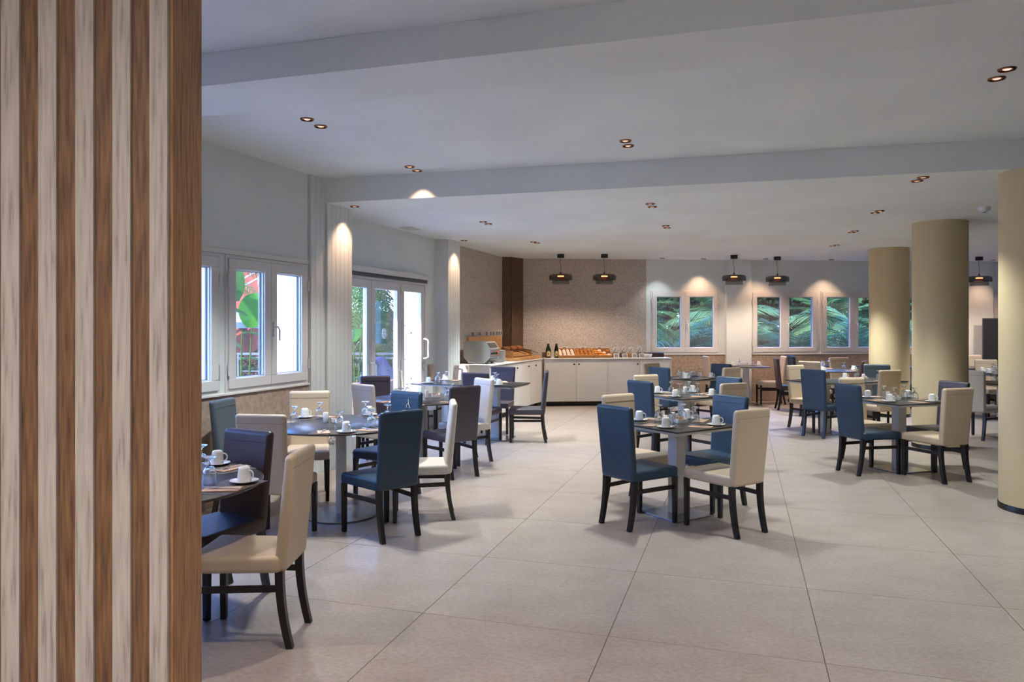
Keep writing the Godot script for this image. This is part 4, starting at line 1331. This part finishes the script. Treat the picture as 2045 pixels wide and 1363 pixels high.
	for k in 3:
		var ts: float = ns + [0.45, 0.79, 1.14][k]
		var t := thing("bread_tray", ["tilted wooden tray of sugar-dusted rolls beside the green bottles", "tilted wooden tray of golden buns in the middle of the back buffet", "tilted wooden tray of mixed pastries beside the cereal jars"][k], "tray", on(f4, ts, 0.9, -0.12), F4.turn, "pastry trays on the buffet")
		var tb := Basis(Vector3.RIGHT, 0.42)
		var b := MB.new()
		b.soft(Vector3(0, 0.006, -0.14), Vector3(0.33, 0.012, 0.3), 0.002)
		part("base", b.mesh(M.basket), t).basis = tb
		for q in [[Vector3(0, 0.03, 0.012), Vector3(0.33, 0.06, 0.012)], [Vector3(0, 0.03, -0.292), Vector3(0.33, 0.06, 0.012)], [Vector3(-0.165, 0.03, -0.14), Vector3(0.012, 0.06, 0.3)], [Vector3(0.165, 0.03, -0.14), Vector3(0.012, 0.06, 0.3)]]:
			part("side", mb_box(q[1], M.basket, 0.002, q[0]), t).basis = tb
		part("stand", mb_box(Vector3(0.28, 0.1, 0.02), M.basket, 0.002, Vector3(0, 0.05, -0.24)), t)
		card("small white label behind the " + ["sugar-dusted rolls", "golden buns", "mixed pastries"][k], on(f4, ts + [0.0, 0.02, 0.0][k], 1.045, -0.46), F4.turn, 0.105, 0.06)
		var rack := solo("card_stand", mb_box(Vector3(0.1, 0.145, 0.02), M.clear_sheet, 0.002, Vector3(0, 0.0725, 0)), "clear stand holding the label behind the " + ["sugar-dusted rolls", "golden buns", "mixed pastries"][k], "stand", on(f4, ts + [0.0, 0.02, 0.0][k], 0.9, -0.462), F4.turn)
		rack.visible = true
		for i in 4:
			for j in 3:
				var bm := MB.new()
				var sz := Vector3(0.06, 0.04, 0.1) if k == 0 else (Vector3(0.072, 0.05, 0.078) if k == 1 else Vector3(0.08, 0.045, 0.07))
				bm.soft(Vector3.ZERO, sz * rng.randf_range(0.92, 1.08), 0.019, 3)
				var mt: Material = dusted if k == 0 else (golden if k == 1 else [orange, golden, dusted, orange, dark_bun][(i * 2 + j * 3) % 5])
				var lp := Vector3(-0.117 + 0.078 * i, 0.034, -0.235 + 0.092 * j)
				var o := solo(["sugared_roll", "golden_bun", "pastry"][k], bm.mesh(mt), ["sugar-dusted roll", "golden round bun", "small pastry"][k] + ", %s in the %s row of the %s wooden tray" % [["leftmost", "second from left", "third from left", "rightmost"][i], ["back", "middle", "front"][j], ["left", "middle", "right"][k]], ["bread", "bun", "pastry"][k], t.position + Basis(Vector3.UP, F4.turn) * (tb * lp), 0.0, ["rolls in the left tray", "buns in the middle tray", "pastries in the right tray"][k])
				o.basis = Basis(Vector3.UP, F4.turn) * tb * Basis(Vector3.UP, rng.randf_range(-0.5, 0.5))
	var cereals := [Color(0.5, 0.32, 0.12), Color(0.2, 0.13, 0.09), Color(0.62, 0.38, 0.13), Color(0.12, 0.075, 0.06)]
	for k in 4:
		var js: float = ns + 1.39 + 0.157 * k
		var j := thing("cereal_jar", "tilted-mouth glass jar of " + ["light brown cereal, leftmost of the four jars", "dark muesli, second jar from the bread trays", "golden flakes, third jar from the bread trays", "near-black cereal, nearest the white bowl"][k], "jar", on(f4, js, 0.9, -0.22), F4.turn, "cereal jars on the buffet")
		var b := MB.new()
		b.lathe([Vector2(0.0, 0.0), Vector2(0.066, 0.0), Vector2(0.072, 0.008), Vector2(0.072, 0.16), Vector2(0.06, 0.2), Vector2(0.03, 0.225), Vector2(0.0, 0.23)], 24)
		part("glass", b.mesh(M.clear_sheet), j)
		var c := MB.new()
		c.lathe([Vector2(0.0, 0.004), Vector2(0.062, 0.004), Vector2(0.068, 0.012), Vector2(0.068, 0.085), Vector2(0.03, 0.1), Vector2(0.0, 0.102)], 20)
		part("cereal", c.mesh(mat(cereals[k], 0.9)), j)
		var rg := MB.new()
		var pts := []
		for q in 25:
			var a := TAU * q / 24.0
			pts.append(Vector3(cos(a) * 0.06, 0.168 + sin(a) * 0.055, 0.05 - sin(a) * 0.028))
		rg.tube(pts, 0.005, 6, false)
		part("rim", rg.mesh(M.steel), j)
		var sc := MB.new()
		sc.tube([Vector3(-0.03, 0.105, 0.01), Vector3(0.0, 0.15, 0.01), Vector3(0.02, 0.18, 0.0)], 0.008, 6)
		part("scoop", sc.mesh(M.darkgrey), j)
		card("white framed label in front of the " + ["leftmost cereal jar", "second cereal jar", "third cereal jar", "cereal jar nearest the white bowl"][k], on(f4, js + [0.0, 0.01, 0.04, 0.02][k], 0.9, -0.09), F4.turn, 0.1, 0.085, -0.3)
	var wb := MB.new()
	wb.lathe([Vector2(0.0, 0.0), Vector2(0.06, 0.0), Vector2(0.085, 0.02), Vector2(0.1, 0.072), Vector2(0.096, 0.072), Vector2(0.08, 0.024), Vector2(0.0, 0.008)], 32)
	solo("bowl", wb.mesh(M.china), "white china bowl right of the cereal jars", "bowl", on(f4, ns + 2.0, 0.9, -0.15))
	solo("display_box", mb_box(Vector3(0.36, 0.085, 0.2), mat(Color(0.13, 0.09, 0.1), 0.5), 0.006, Vector3(0, 0.0425, 0)), "low dark maroon box behind the white bowl on the buffet", "box", on(f4, ns + 2.2, 0.9, -0.42), F4.turn)

# ------------------------------------------------------------------ tables and chairs
var chairs := {}
var china := {}

func make_chair(colour: String, label: String) -> Node3D:
	var o := thing("dining_chair", label, "chair", Vector3.ZERO, 0.0, "upholstered dining chairs")
	var hide: Material = M[colour]
	var sb := MB.new()
	sb.soft(Vector3(0, 0.403, -0.015), Vector3(0.412, 0.08, 0.45), 0.024, 3)
	sb.bend(func(p: Vector3) -> Vector3:
		var t := (p.z + 0.24) / 0.45
		var crown := 0.012 * (1.0 - pow(p.x / 0.21, 2)) * (1.0 - pow((p.z + 0.015) / 0.23, 2)) if p.y > 0.42 else 0.0
		return Vector3(p.x * lerpf(1.0, 0.88, t), p.y + crown, p.z))
	part("seat", sb.mesh(hide), o)
	var bb := MB.new()
	bb.soft(Vector3(0, 0.645, 0), Vector3(0.366, 0.565, 0.06), 0.026, 3)
	var rake := func(p: Vector3) -> Vector3:
		var t := (p.y - 0.3625) / 0.565
		return Vector3(p.x * lerpf(0.93, 1.02, t), p.y, p.z * lerpf(1.05, 0.85, t) + 0.199 + 0.035 * t + 0.02 * t * t)
	bb.bend(func(p: Vector3) -> Vector3:
		for y in 1: pass
		return rake.call(p))
	# finer rows so that the curve of the back shows
	var rb := MB.new()
	for i in 6:
		pass
	part("backrest", bb.mesh(hide), o)
	var mb := MB.new()
	mb.soft(Vector3(0, 0.865, 0.0305), Vector3(0.345, 0.004, 0.002), 0.0009)
	mb.soft(Vector3(0, 0.865, -0.0305), Vector3(0.345, 0.004, 0.002), 0.0009)
	mb.bend(rake)
	part("seam", mb.mesh(M["seam_" + colour]), o)
	for sx: float in [-1.0, 1.0]:
		var fb := MB.new()
		fb.soft(Vector3(0.187 * sx, 0.187, -0.212), Vector3(0.037, 0.368, 0.037), 0.004)
		fb.bend(func(p: Vector3) -> Vector3:
			var t := clampf(p.y / 0.37, 0, 1)
			return Vector3(0.187 * sx + (p.x - 0.187 * sx) * lerpf(0.82, 1.0, t), p.y, -0.212 + (p.z + 0.212) * lerpf(0.82, 1.0, t)))
		part("leg", fb.mesh(M.leg), o)
		var lb := MB.new()
		for k in 6:
			var y0 := 0.003 + k * 0.0612
			var c0 := Vector3(0.152 * sx, y0, 0.196 + 0.05 * pow(1.0 - y0 / 0.37, 2))
			var y1 := y0 + 0.0612
			var c1 := Vector3(0.152 * sx, y1, 0.196 + 0.05 * pow(1.0 - y1 / 0.37, 2))
			var h0 := lerpf(0.016, 0.019, y0 / 0.37)
			var h1 := lerpf(0.016, 0.019, y1 / 0.37)
			for q in [[Vector3(-1, 0, 1), Vector3(1, 0, 1)], [Vector3(1, 0, 1), Vector3(1, 0, -1)], [Vector3(1, 0, -1), Vector3(-1, 0, -1)], [Vector3(-1, 0, -1), Vector3(-1, 0, 1)]]:
				lb.quad(c0 + q[0] * h0, c0 + q[1] * h0, c1 + q[1] * h1, c1 + q[0] * h1)
			if k == 0:
				lb.quad(c0 + Vector3(-h0, 0, -h0), c0 + Vector3(h0, 0, -h0), c0 + Vector3(h0, 0, h0), c0 + Vector3(-h0, 0, h0))
		part("leg", lb.mesh(M.leg), o)
		var a := Vector3(0.184 * sx, 0.285, -0.195)
		var c := Vector3(0.154 * sx, 0.285, 0.186)
		var st := MB.new()
		var u := (c - a).normalized()
		st.soft((a + c) * 0.5, Vector3(0.018, 0.032, a.distance_to(c)), 0.003, 1, Basis(u.cross(Vector3.UP).normalized() * -1.0, Vector3.UP, u))
		part("stretcher", st.mesh(M.leg), o)
	return o

func chair(x: float, d: float, t: float, colour: String, label: String, group := "upholstered dining chairs") -> Node3D:
	if not chairs.has(colour):
		var c := make_chair(colour, label)
		chairs[colour] = c
		c.position = W(x, d)
		c.rotation.y = -t
		return c
	return copy(chairs[colour], label, W(x, d), -t, group)

func square_table(label: String, x: float, d: float, t: float, half := 0.37, base_half := 0.21) -> void:
	var o := thing("square_table", label, "table", W(x, d), -t, "square pedestal tables")
	part("top", mb_box(Vector3(half * 2, 0.013, half * 2), M.top, 0.003, Vector3(0, 0.7335, 0)), o)
	part("under_frame", mb_box(Vector3(half * 2 - 0.03, 0.02, half * 2 - 0.03), M.post, 0.003, Vector3(0, 0.717, 0)), o)
	part("post", mb_box(Vector3(0.1, 0.692, 0.1), M.post, 0.004, Vector3(0, 0.361, 0)), o)
	part("base_plate", mb_box(Vector3(base_half * 2, 0.015, base_half * 2), M.steel, 0.003, Vector3(0, 0.0075, 0)), o)

func round_table(label: String, x: float, d: float, r := 0.6) -> void:
	var o := thing("round_table", label, "table", W(x, d), 0.0, "round pedestal tables")
	var b := MB.new()
	b.lathe([Vector2(0.0, 0.726), Vector2(r - 0.006, 0.726), Vector2(r, 0.731), Vector2(r, 0.736), Vector2(r - 0.004, 0.74), Vector2(0.0, 0.74)], 72)
	part("top", b.mesh(M.top), o)
	var p := MB.new()
	p.lathe([Vector2(0.042, 0.015), Vector2(0.042, 0.715), Vector2(0.042, 0.715), Vector2(0.12, 0.718), Vector2(0.12, 0.726), Vector2(0.0, 0.726)], 28)
	part("post", p.mesh(M.post), o)
	var q := MB.new()
	q.lathe([Vector2(0.0, 0.0), Vector2(0.285, 0.0), Vector2(0.29, 0.005), Vector2(0.288, 0.013), Vector2(0.06, 0.018), Vector2(0.0, 0.018)], 56)
	part("base_plate", q.mesh(M.brushed), o)

func tableware_models() -> void:
	china.placemat = mb_box(Vector3(0.34, 0.001, 0.22), M.mat, 0.0, Vector3(0, 0.0005, 0))
	var g := MB.new()
	g.lathe([Vector2(0.0, 0.089), Vector2(0.006, 0.0885), Vector2(0.018, 0.084), Vector2(0.0285, 0.073), Vector2(0.033, 0.055), Vector2(0.0325, 0.03), Vector2(0.0297, 0.0), Vector2(0.031, 0.0), Vector2(0.034, 0.03), Vector2(0.0345, 0.055), Vector2(0.03, 0.075), Vector2(0.02, 0.088), Vector2(0.008, 0.096), Vector2(0.0045, 0.104), Vector2(0.0045, 0.118), Vector2(0.009, 0.126), Vector2(0.03, 0.137), Vector2(0.033, 0.139), Vector2(0.033, 0.1415), Vector2(0.03, 0.1415), Vector2(0.0, 0.139)], 24)
	china.glass = g.mesh(M.clear)
	var c := MB.new()
	c.lathe([Vector2(0.034, 0.0), Vector2(0.0345, 0.003), Vector2(0.033, 0.03), Vector2(0.029, 0.066), Vector2(0.026, 0.074), Vector2(0.022, 0.075), Vector2(0.0215, 0.077), Vector2(0.02, 0.077), Vector2(0.019, 0.074), Vector2(0.0, 0.074)], 26)
	china.cup = c.mesh(M.china)
	var h := MB.new()
	h.tube([Vector3(0.029, 0.058, 0), Vector3(0.043, 0.057, 0), Vector3(0.053, 0.046, 0), Vector3(0.053, 0.03, 0), Vector3(0.045, 0.018, 0), Vector3(0.0325, 0.014, 0)], 0.0042, 8)
	china.handle = h.mesh(M.china)
	var s := MB.new()
	s.lathe([Vector2(0.0, 0.0), Vector2(0.036, 0.0), Vector2(0.04, 0.003), Vector2(0.068, 0.012), Vector2(0.071, 0.0145), Vector2(0.067, 0.015), Vector2(0.04, 0.0065), Vector2(0.0, 0.006)], 30)
	china.saucer = s.mesh(M.china)
	var n := MB.new()
	n.soft(Vector3(0, 0.003, 0), Vector3(0.09, 0.006, 0.18), 0.0025, 2)
	n.bend(func(p: Vector3) -> Vector3: return p + Vector3(0, 0.003 * sin(p.z * 30.0) * (1.0 if p.y > 0.003 else 0.0), 0))
	china.napkin = n.mesh(M.napkin)
	var f := MB.new()
	f.soft(Vector3(0, 0.002, 0.045), Vector3(0.007, 0.003, 0.11), 0.001)
	f.soft(Vector3(0, 0.003, -0.032), Vector3(0.02, 0.003, 0.045), 0.0012)
	for k in 4:
		f.soft(Vector3(-0.0078 + 0.0052 * k, 0.004, -0.072), Vector3(0.0026, 0.0022, 0.04), 0.0008)
	china.fork = f.mesh(M.chrome)
	var p := MB.new()
	p.soft(Vector3(0, 0.0, 0.0), Vector3(0.005, 0.002, 0.075), 0.0008)
	p.soft(Vector3(0, 0.0, -0.05), Vector3(0.022, 0.005, 0.034), 0.0024, 2)
	china.spoon = p.mesh(M.chrome)

func setting(tx: float, td: float, t: float, e: float, who: String, full := true) -> void:
	# laid before a chair that faces the table along t; e is the distance from the middle to the edge
	var f := Vector2(sin(t), cos(t))
	var r := Vector2(cos(t), -sin(t))
	var c := Vector2(tx, td)
	var at := func(out: float, right: float, h: float) -> Vector3:
		var p := c - f * out + r * right
		return W(p.x, p.y, 0.74 + h)
	solo("placemat", china.placemat, "brown placemat before the " + who, "placemat", at.call(e - 0.115, 0.06, 0.0), -t, "brown paper placemats")
	solo("wine_glass", china.glass, "upturned stemmed glass before the " + who, "glass", at.call(maxf(e - 0.235, 0.1), 0.07, 0.001 if e - 0.235 > 0.155 else 0.001), 0.0, "upturned stemmed glasses")
	var so := solo("saucer", china.saucer, "white saucer before the " + who, "saucer", at.call(e - 0.095, 0.155, 0.001), 0.0, "white saucers")
	var cu := thing("coffee_cup", "upturned white cup before the " + who, "cup", at.call(e - 0.095, 0.155, 0.0075), rng.randf_range(-0.9, 0.5), "upturned white cups")
	part("body", china.cup, cu)
	part("handle", china.handle, cu)
	solo("napkin", china.napkin, "folded beige napkin before the " + who, "napkin", at.call(e - 0.1, -0.015, 0.001), -t + 0.35 + rng.randf_range(-0.25, 0.25), "folded beige napkins")
	if full:
		var fk := solo("fork", china.fork, "steel fork before the " + who, "fork", at.call(e - 0.105, -0.02, 0.0095), -t + 0.1, "steel forks")
		var sp := solo("teaspoon", china.spoon, "steel teaspoon before the " + who, "spoon", so.position + Vector3(0, 0.015, 0) + Basis(Vector3.UP, -t) * Vector3(0.052, 0, 0.0), -t + 0.2, "steel teaspoons")

func centrepiece(tx: float, td: float, sx: float, sd: float, dx: float, dd: float, table: String) -> void:
	var o := thing("salt_shaker", "white china shaker on the " + table, "shaker", W(tx + sx, td + sd, 0.74), 0.0, "white shakers")
	var b := MB.new()
	b.lathe([Vector2(0.0, 0.0), Vector2(0.021, 0.0), Vector2(0.022, 0.003), Vector2(0.022, 0.078), Vector2(0.019, 0.084), Vector2(0.0, 0.086)], 18)
	part("body", b.mesh(M.china), o)
	var h := MB.new()
	h.lathe([Vector2(0.0, 0.088), Vector2(0.006, 0.087), Vector2(0.006, 0.0855)], 10)
	part("holes", h.mesh(M.darkgrey), o)
	var d := thing("sugar_dish", "small white dish of sugar sachets on the " + table, "dish", W(tx + dx, td + dd, 0.74), 0.3, "dishes of sugar sachets")
	var q := MB.new()
	q.soft(Vector3(0, 0.003, 0), Vector3(0.088, 0.006, 0.062), 0.002)
	for w in [[Vector3(0, 0.019, 0.03), Vector3(0.092, 0.032, 0.005)], [Vector3(0, 0.019, -0.03), Vector3(0.092, 0.032, 0.005)], [Vector3(0.0445, 0.019, 0), Vector3(0.005, 0.032, 0.06)], [Vector3(-0.0445, 0.019, 0), Vector3(0.005, 0.032, 0.06)]]:
		q.soft(w[0], w[1], 0.002)
	part("bowl", q.mesh(M.china), d)
	for k in 6:
		part("sachet", mb_box(Vector3(0.028, 0.045, 0.004), M.paper if k % 2 else M.sachet, 0.001), d, Vector3(-0.03 + 0.012 * k, 0.03, -0.012 + 0.008 * (k % 3))).rotation = Vector3(rng.randf_range(-0.4, 0.4), rng.randf() * 2.0, rng.randf_range(-0.5, 0.5))

func tables_and_chairs() -> void:
	tableware_models()
	# ---- left: round tables along the windows
	round_table("round dark table half hidden behind the slatted screen", -1.89, 3.75)
	chair(-1.302, 3.69, -1.552, "cream", "cream leather dining chair nearest the lens, beside the slatted screen")
	chair(-1.661, 4.13, -2.672, "maroon", "maroon leather dining chair turned to the round table by the slatted screen")
	setting(-1.89, 3.75, -1.3, 0.6, "nearest cream chair by the slatted screen")
	setting(-1.89, 3.75, -2.45, 0.6, "maroon chair by the slatted screen")
	round_table("round dark table under the left casement windows", -1.385, 6.0)
	var w := "at the round window table"
	chair(-2.145, 6.09, 1.69, "slate", "slate blue dining chair with its side to the left casement windows")
	chair(-1.69, 5.34, 0.147, "cream", "cream chair with its back to the lens " + w)
	chair(-1.83, 6.62, 2.953, "cream", "cream chair facing the lens against the left wall " + w)
	chair(-0.966, 5.48, -0.763, "navy", "large near navy chair seen from behind " + w)
	var bs := chair(-1.11, 6.62, -2.55, "navy", "navy chair with a pale scratch on its backrest " + w)
	var sm := MB.new()
	sm.tube([Vector3(-0.05, 0.86, 0.215), Vector3(-0.055, 0.82, 0.211), Vector3(-0.075, 0.78, 0.207)], 0.003, 5)
	sm.tube([Vector3(-0.055, 0.83, 0.212), Vector3(-0.03, 0.8, 0.209), Vector3(-0.035, 0.78, 0.207)], 0.003, 5)
	part("scratch_mark", sm.mesh(M.paper), bs)
	chair(-0.723, 5.96, -1.695, "pearl", "pearl white chair with its side to the lens " + w)
	for a in [[1.69, "slate blue chair"], [0.0, "near cream chair"], [2.6, "far cream chair"], [-0.7, "near navy chair"], [-2.6, "scratched navy chair"], [-1.65, "pearl white chair"]]:
		setting(-1.385, 6.0, a[0], 0.6, a[1] + " " + w)
	centrepiece(-1.385, 6.0, -0.14, 0.06, -0.05, 0.08, "round window table")
	round_table("round dark table in front of the folding glass door", -0.955, 8.0)
	w = "at the table by the glass door"
	chair(-1.37, 7.83, 0.75, "pearl", "pearl white chair beside the boarded pier " + w)
	chair(-1.55, 8.66, 2.75, "plum", "plum grey chair facing the lens before the glass " + w)
	chair(-0.623, 7.6, -0.666, "plum", "tall plum grey chair seen from behind " + w)
	chair(-0.52, 8.3, -2.2, "pearl", "pearl white chair on the room side " + w)
	for a in [[0.75, "near pearl chair"], [2.7, "far plum chair"], [-0.67, "near plum chair"], [-2.1, "far pearl chair"]]:
		setting(-0.955, 8.0, a[0], 0.6, a[1] + " " + w)
	centrepiece(-0.955, 8.0, 0.02, 0.1, 0.12, 0.12, "round table by the glass door")
	# ---- two square tables pushed together before the buffet
	square_table("square table of the joined pair, nearer the glass door", -0.911, 10.27, 0.366)
	square_table("square table of the joined pair, nearer the buffet", -0.219, 10.0, 0.366)
	w = "at the joined tables"
	chair(-1.33, 10.25, 1.2, "pearl", "pearl white chair with its back to the glass door " + w)
	chair(-0.888, 11.07, 3.35, "pearl", "sunlit pearl white chair before the narrow pier " + w)
	chair(-0.394, 9.7, 0.3, "plum", "plum grey chair with its back to the lens " + w)
	chair(-0.194, 10.6, 3.4, "plum", "plum grey chair facing the lens with its back to the buffet " + w)
	chair(0.207, 9.79, -1.5, "plum", "plum grey chair in profile at the room end of the joined tables")
	for a in [[-0.911, 10.27, 1.3, "pearl chair by the glass door"], [-0.911, 10.27, 3.5, "sunlit pearl chair"], [-0.219, 10.0, 0.366, "near plum chair"], [-0.219, 10.0, 3.5, "far plum chair"]]:
		setting(a[0], a[1], a[2], 0.37, a[3] + " " + w, false)
	centrepiece(-0.565, 10.13, -0.05, 0.05, 0.06, 0.0, "joined tables before the buffet")
	# ---- middle row of square tables
	square_table("square dark table nearest the lens in the middle row", 1.34, 6.02, -0.574)
	w = "at the front square table"
	chair(1.615, 5.61, -0.574, "cream", "near cream chair seen from behind " + w)
	chair(0.983, 5.775, 0.942, "navy", "near navy chair seen from behind " + w)
	chair(1.08, 6.356, 2.544, "cream", "far cream chair behind the near navy chair " + w)
	chair(1.70, 6.306, -2.18, "navy", "far navy chair facing left " + w)
	for a in [[-0.574, "near cream chair"], [0.997, "near navy chair"], [2.568, "far cream chair"], [-2.145, "far navy chair"]]:
		setting(1.34, 6.02, a[0], 0.37, a[1] + " " + w)
	centrepiece(1.34, 6.02, -0.02, 0.06, 0.04, 0.02, "front square table")
	square_table("square dark table second from the lens in the middle row", 1.96, 8.43, -0.52)
	w = "at the second square table"
	chair(1.599, 8.225, 0.93, "navy", "navy chair with its back to the lens " + w)
	chair(1.753, 8.821, 2.65, "cream", "cream chair facing the lens " + w)
	chair(2.337, 8.552, -2.145, "navy", "navy chair facing left " + w)
	chair(2.206, 7.99, -0.5, "cream", "cream chair with its back to the lens " + w)
	for a in [[-0.52, "near cream chair"], [1.05, "near navy chair"], [2.62, "far cream chair"], [-2.09, "far navy chair"]]:
		setting(1.96, 8.43, a[0], 0.37, a[1] + " " + w)
	centrepiece(1.96, 8.43, 0.03, 0.08, -0.05, 0.03, "second square table")
	square_table("square dark table third from the lens in the middle row", 2.67, 11.13, -0.65)
	w = "at the third square table"
	chair(2.297, 10.77, 0.85, "navy", "navy chair with its back to the lens " + w)
	chair(2.356, 11.498, 2.481, "cream", "cream chair facing the lens " + w)
	chair(3.058, 11.347, -2.25, "navy", "navy chair facing left " + w)
	chair(2.995, 10.774, -0.593, "cream", "cream chair with its back to the lens " + w)
	for a in [[-0.65, "near cream chair"], [0.92, "near navy chair"], [2.49, "far cream chair"], [-2.22, "far navy chair"]]:
		setting(2.67, 11.13, a[0], 0.37, a[1] + " " + w, false)
	centrepiece(2.67, 11.13, -0.08, 0.03, -0.02, 0.06, "third square table")
	square_table("square dark table against the white pier under the back windows", 4.49, 14.2, 0.08)
	w = "at the table by the white pier"
	chair(4.0, 14.32, 1.6, "cream", "cream chair facing right " + w)
	chair(4.99, 14.3, -1.45, "cream", "cream chair facing left " + w)
	for a in [[1.65, "left cream chair"], [-1.49, "right cream chair"]]:
		setting(4.49, 14.2, a[0], 0.37, a[1] + " " + w, false)
	centrepiece(4.49, 14.2, -0.03, 0.1, 0.04, 0.08, "table by the white pier")
	# ---- right group among the columns
	square_table("square dark table in front of the middle yellow column", 4.11, 7.86, -0.296)
	w = "at the table before the middle column"
	chair(4.248, 7.412, -0.295, "cream", "near cream chair seen from behind " + w)
	chair(3.712, 7.721, 1.298, "navy", "near navy chair seen from behind " + w)
	chair(3.999, 8.295, 2.786, "cream", "far cream chair behind the navy one " + w)
	chair(4.539, 7.925, -1.872, "plum", "plum grey chair facing left " + w)
	for a in [[-0.296, "near cream chair"], [1.275, "near navy chair"], [2.846, "far cream chair"], [-1.867, "plum grey chair"]]:
		setting(4.11, 7.86, a[0], 0.37, a[1] + " " + w)
	centrepiece(4.11, 7.86, -0.1, 0.03, -0.05, -0.02, "table before the middle column")
	square_table("left square table of the pair behind the middle column", 4.42, 10.46, -0.3)
	square_table("right square table of the pair behind the middle column", 5.13, 10.68, -0.3)
	w = "at the joined pair behind the column"
	chair(4.30, 10.22, 0.95, "navy", "navy chair seen from behind " + w)
	chair(4.40, 10.95, 2.6, "cream", "cream chair facing the lens " + w)
	chair(5.5, 11.12, -2.75, "slate", "slate blue chair facing the lens " + w)
	chair(5.004, 10.19, -0.329, "cream", "cream chair seen from behind " + w)
	for a in [[4.42, 10.46, 1.27, "navy chair"], [4.42, 10.46, 2.84, "far cream chair"], [5.13, 10.68, 2.84, "slate blue chair"], [5.13, 10.68, -0.3, "near cream chair"]]:
		setting(a[0], a[1], a[2], 0.37, a[3] + " " + w, false)
	centrepiece(5.13, 10.68, -0.05, 0.02, -0.02, 0.06, "table pair behind the column")
	round_table("round dark table left of the farthest yellow column", 5.42, 12.95, 0.58)
	w = "at the far round table"
	chair(5.03, 13.35, 1.75, "maroon", "maroon chair facing right " + w)
	chair(5.10, 12.45, 0.75, "cream", "cream chair with its back to the lens " + w)
	chair(6.05, 13.42, 3.1, "cream", "cream chair facing the lens " + w)
	chair(5.72, 12.6, -1.0, "maroon", "maroon chair facing left " + w)
	for a in [[1.9, "left maroon chair"], [0.7, "near cream chair"], [-2.5, "far cream chair"], [-1.0, "right maroon chair"]]:
		setting(5.42, 12.95, a[0], 0.58, a[1] + " " + w, false)
	centrepiece(5.42, 12.95, -0.05, 0.0, 0.05, 0.04, "round table left of the farthest column")
	square_table("square dark table under the long back window row", 6.3, 14.45, 0.08)
	chair(5.72, 14.5, 1.6, "navy", "navy chair facing right under the long back window row")
	setting(6.3, 14.45, 1.65, 0.37, "navy chair under the long back windows", false)
	centrepiece(6.3, 14.45, -0.02, 0.0, 0.08, 0.05, "table under the long back windows")
	square_table("square dark table between the two far yellow columns", 7.55, 13.9, 0.3)
	chair(7.45, 13.3, 0.1, "navy", "navy chair glimpsed between the two far yellow columns")
	square_table("square dark table half hidden by the nearest yellow column", 6.79, 10.15, -0.3)
	chair(6.34, 10.03, 1.0, "pearl", "pearl white chair between middle and nearest columns, facing right")
	setting(6.79, 10.15, 1.27, 0.37, "pearl chair between middle and nearest columns", false)
	setting(6.79, 10.15, 2.84, 0.37, "far side of the table half hidden by the nearest column", false)
	square_table("square dark table in front of the dark partition", 8.0, 12.1, 0.1)
	chair(8.212, 12.62, 3.25, "cream", "shaded cream chair facing the lens before the dark partition")
	chair(7.95, 11.5, 0.0, "navy", "dark navy chair glimpsed under the table before the partition")
	setting(8.0, 12.1, 3.24, 0.37, "shaded cream chair before the partition", false)
	setting(8.0, 12.1, 1.67, 0.37, "left side of the table before the partition", false)
	square_table("square dark table right of the middle column at the back", 8.55, 13.75, 0.1)
	chair(9.3, 14.55, 2.85, "pearl", "pearl white chair against the far right white pier")
	setting(8.55, 13.75, 3.24, 0.37, "pearl chair by the far right pier", false)
	# dark partition at the far right
	var o := thing("partition", "tall dark slate partition panel at the far right by the last window", "partition", W(10.37, 14.88), 0.0)
	part("panel", mb_box(Vector3(1.9, 1.6, 0.05), M.panel_dark, 0.004, Vector3(0.05, 0.86, 0)), o)
	for x in [-0.75, 0.85]:
		part("foot", mb_box(Vector3(0.06, 0.06, 0.4), M.black, 0.004, Vector3(x, 0.03, 0)), o)
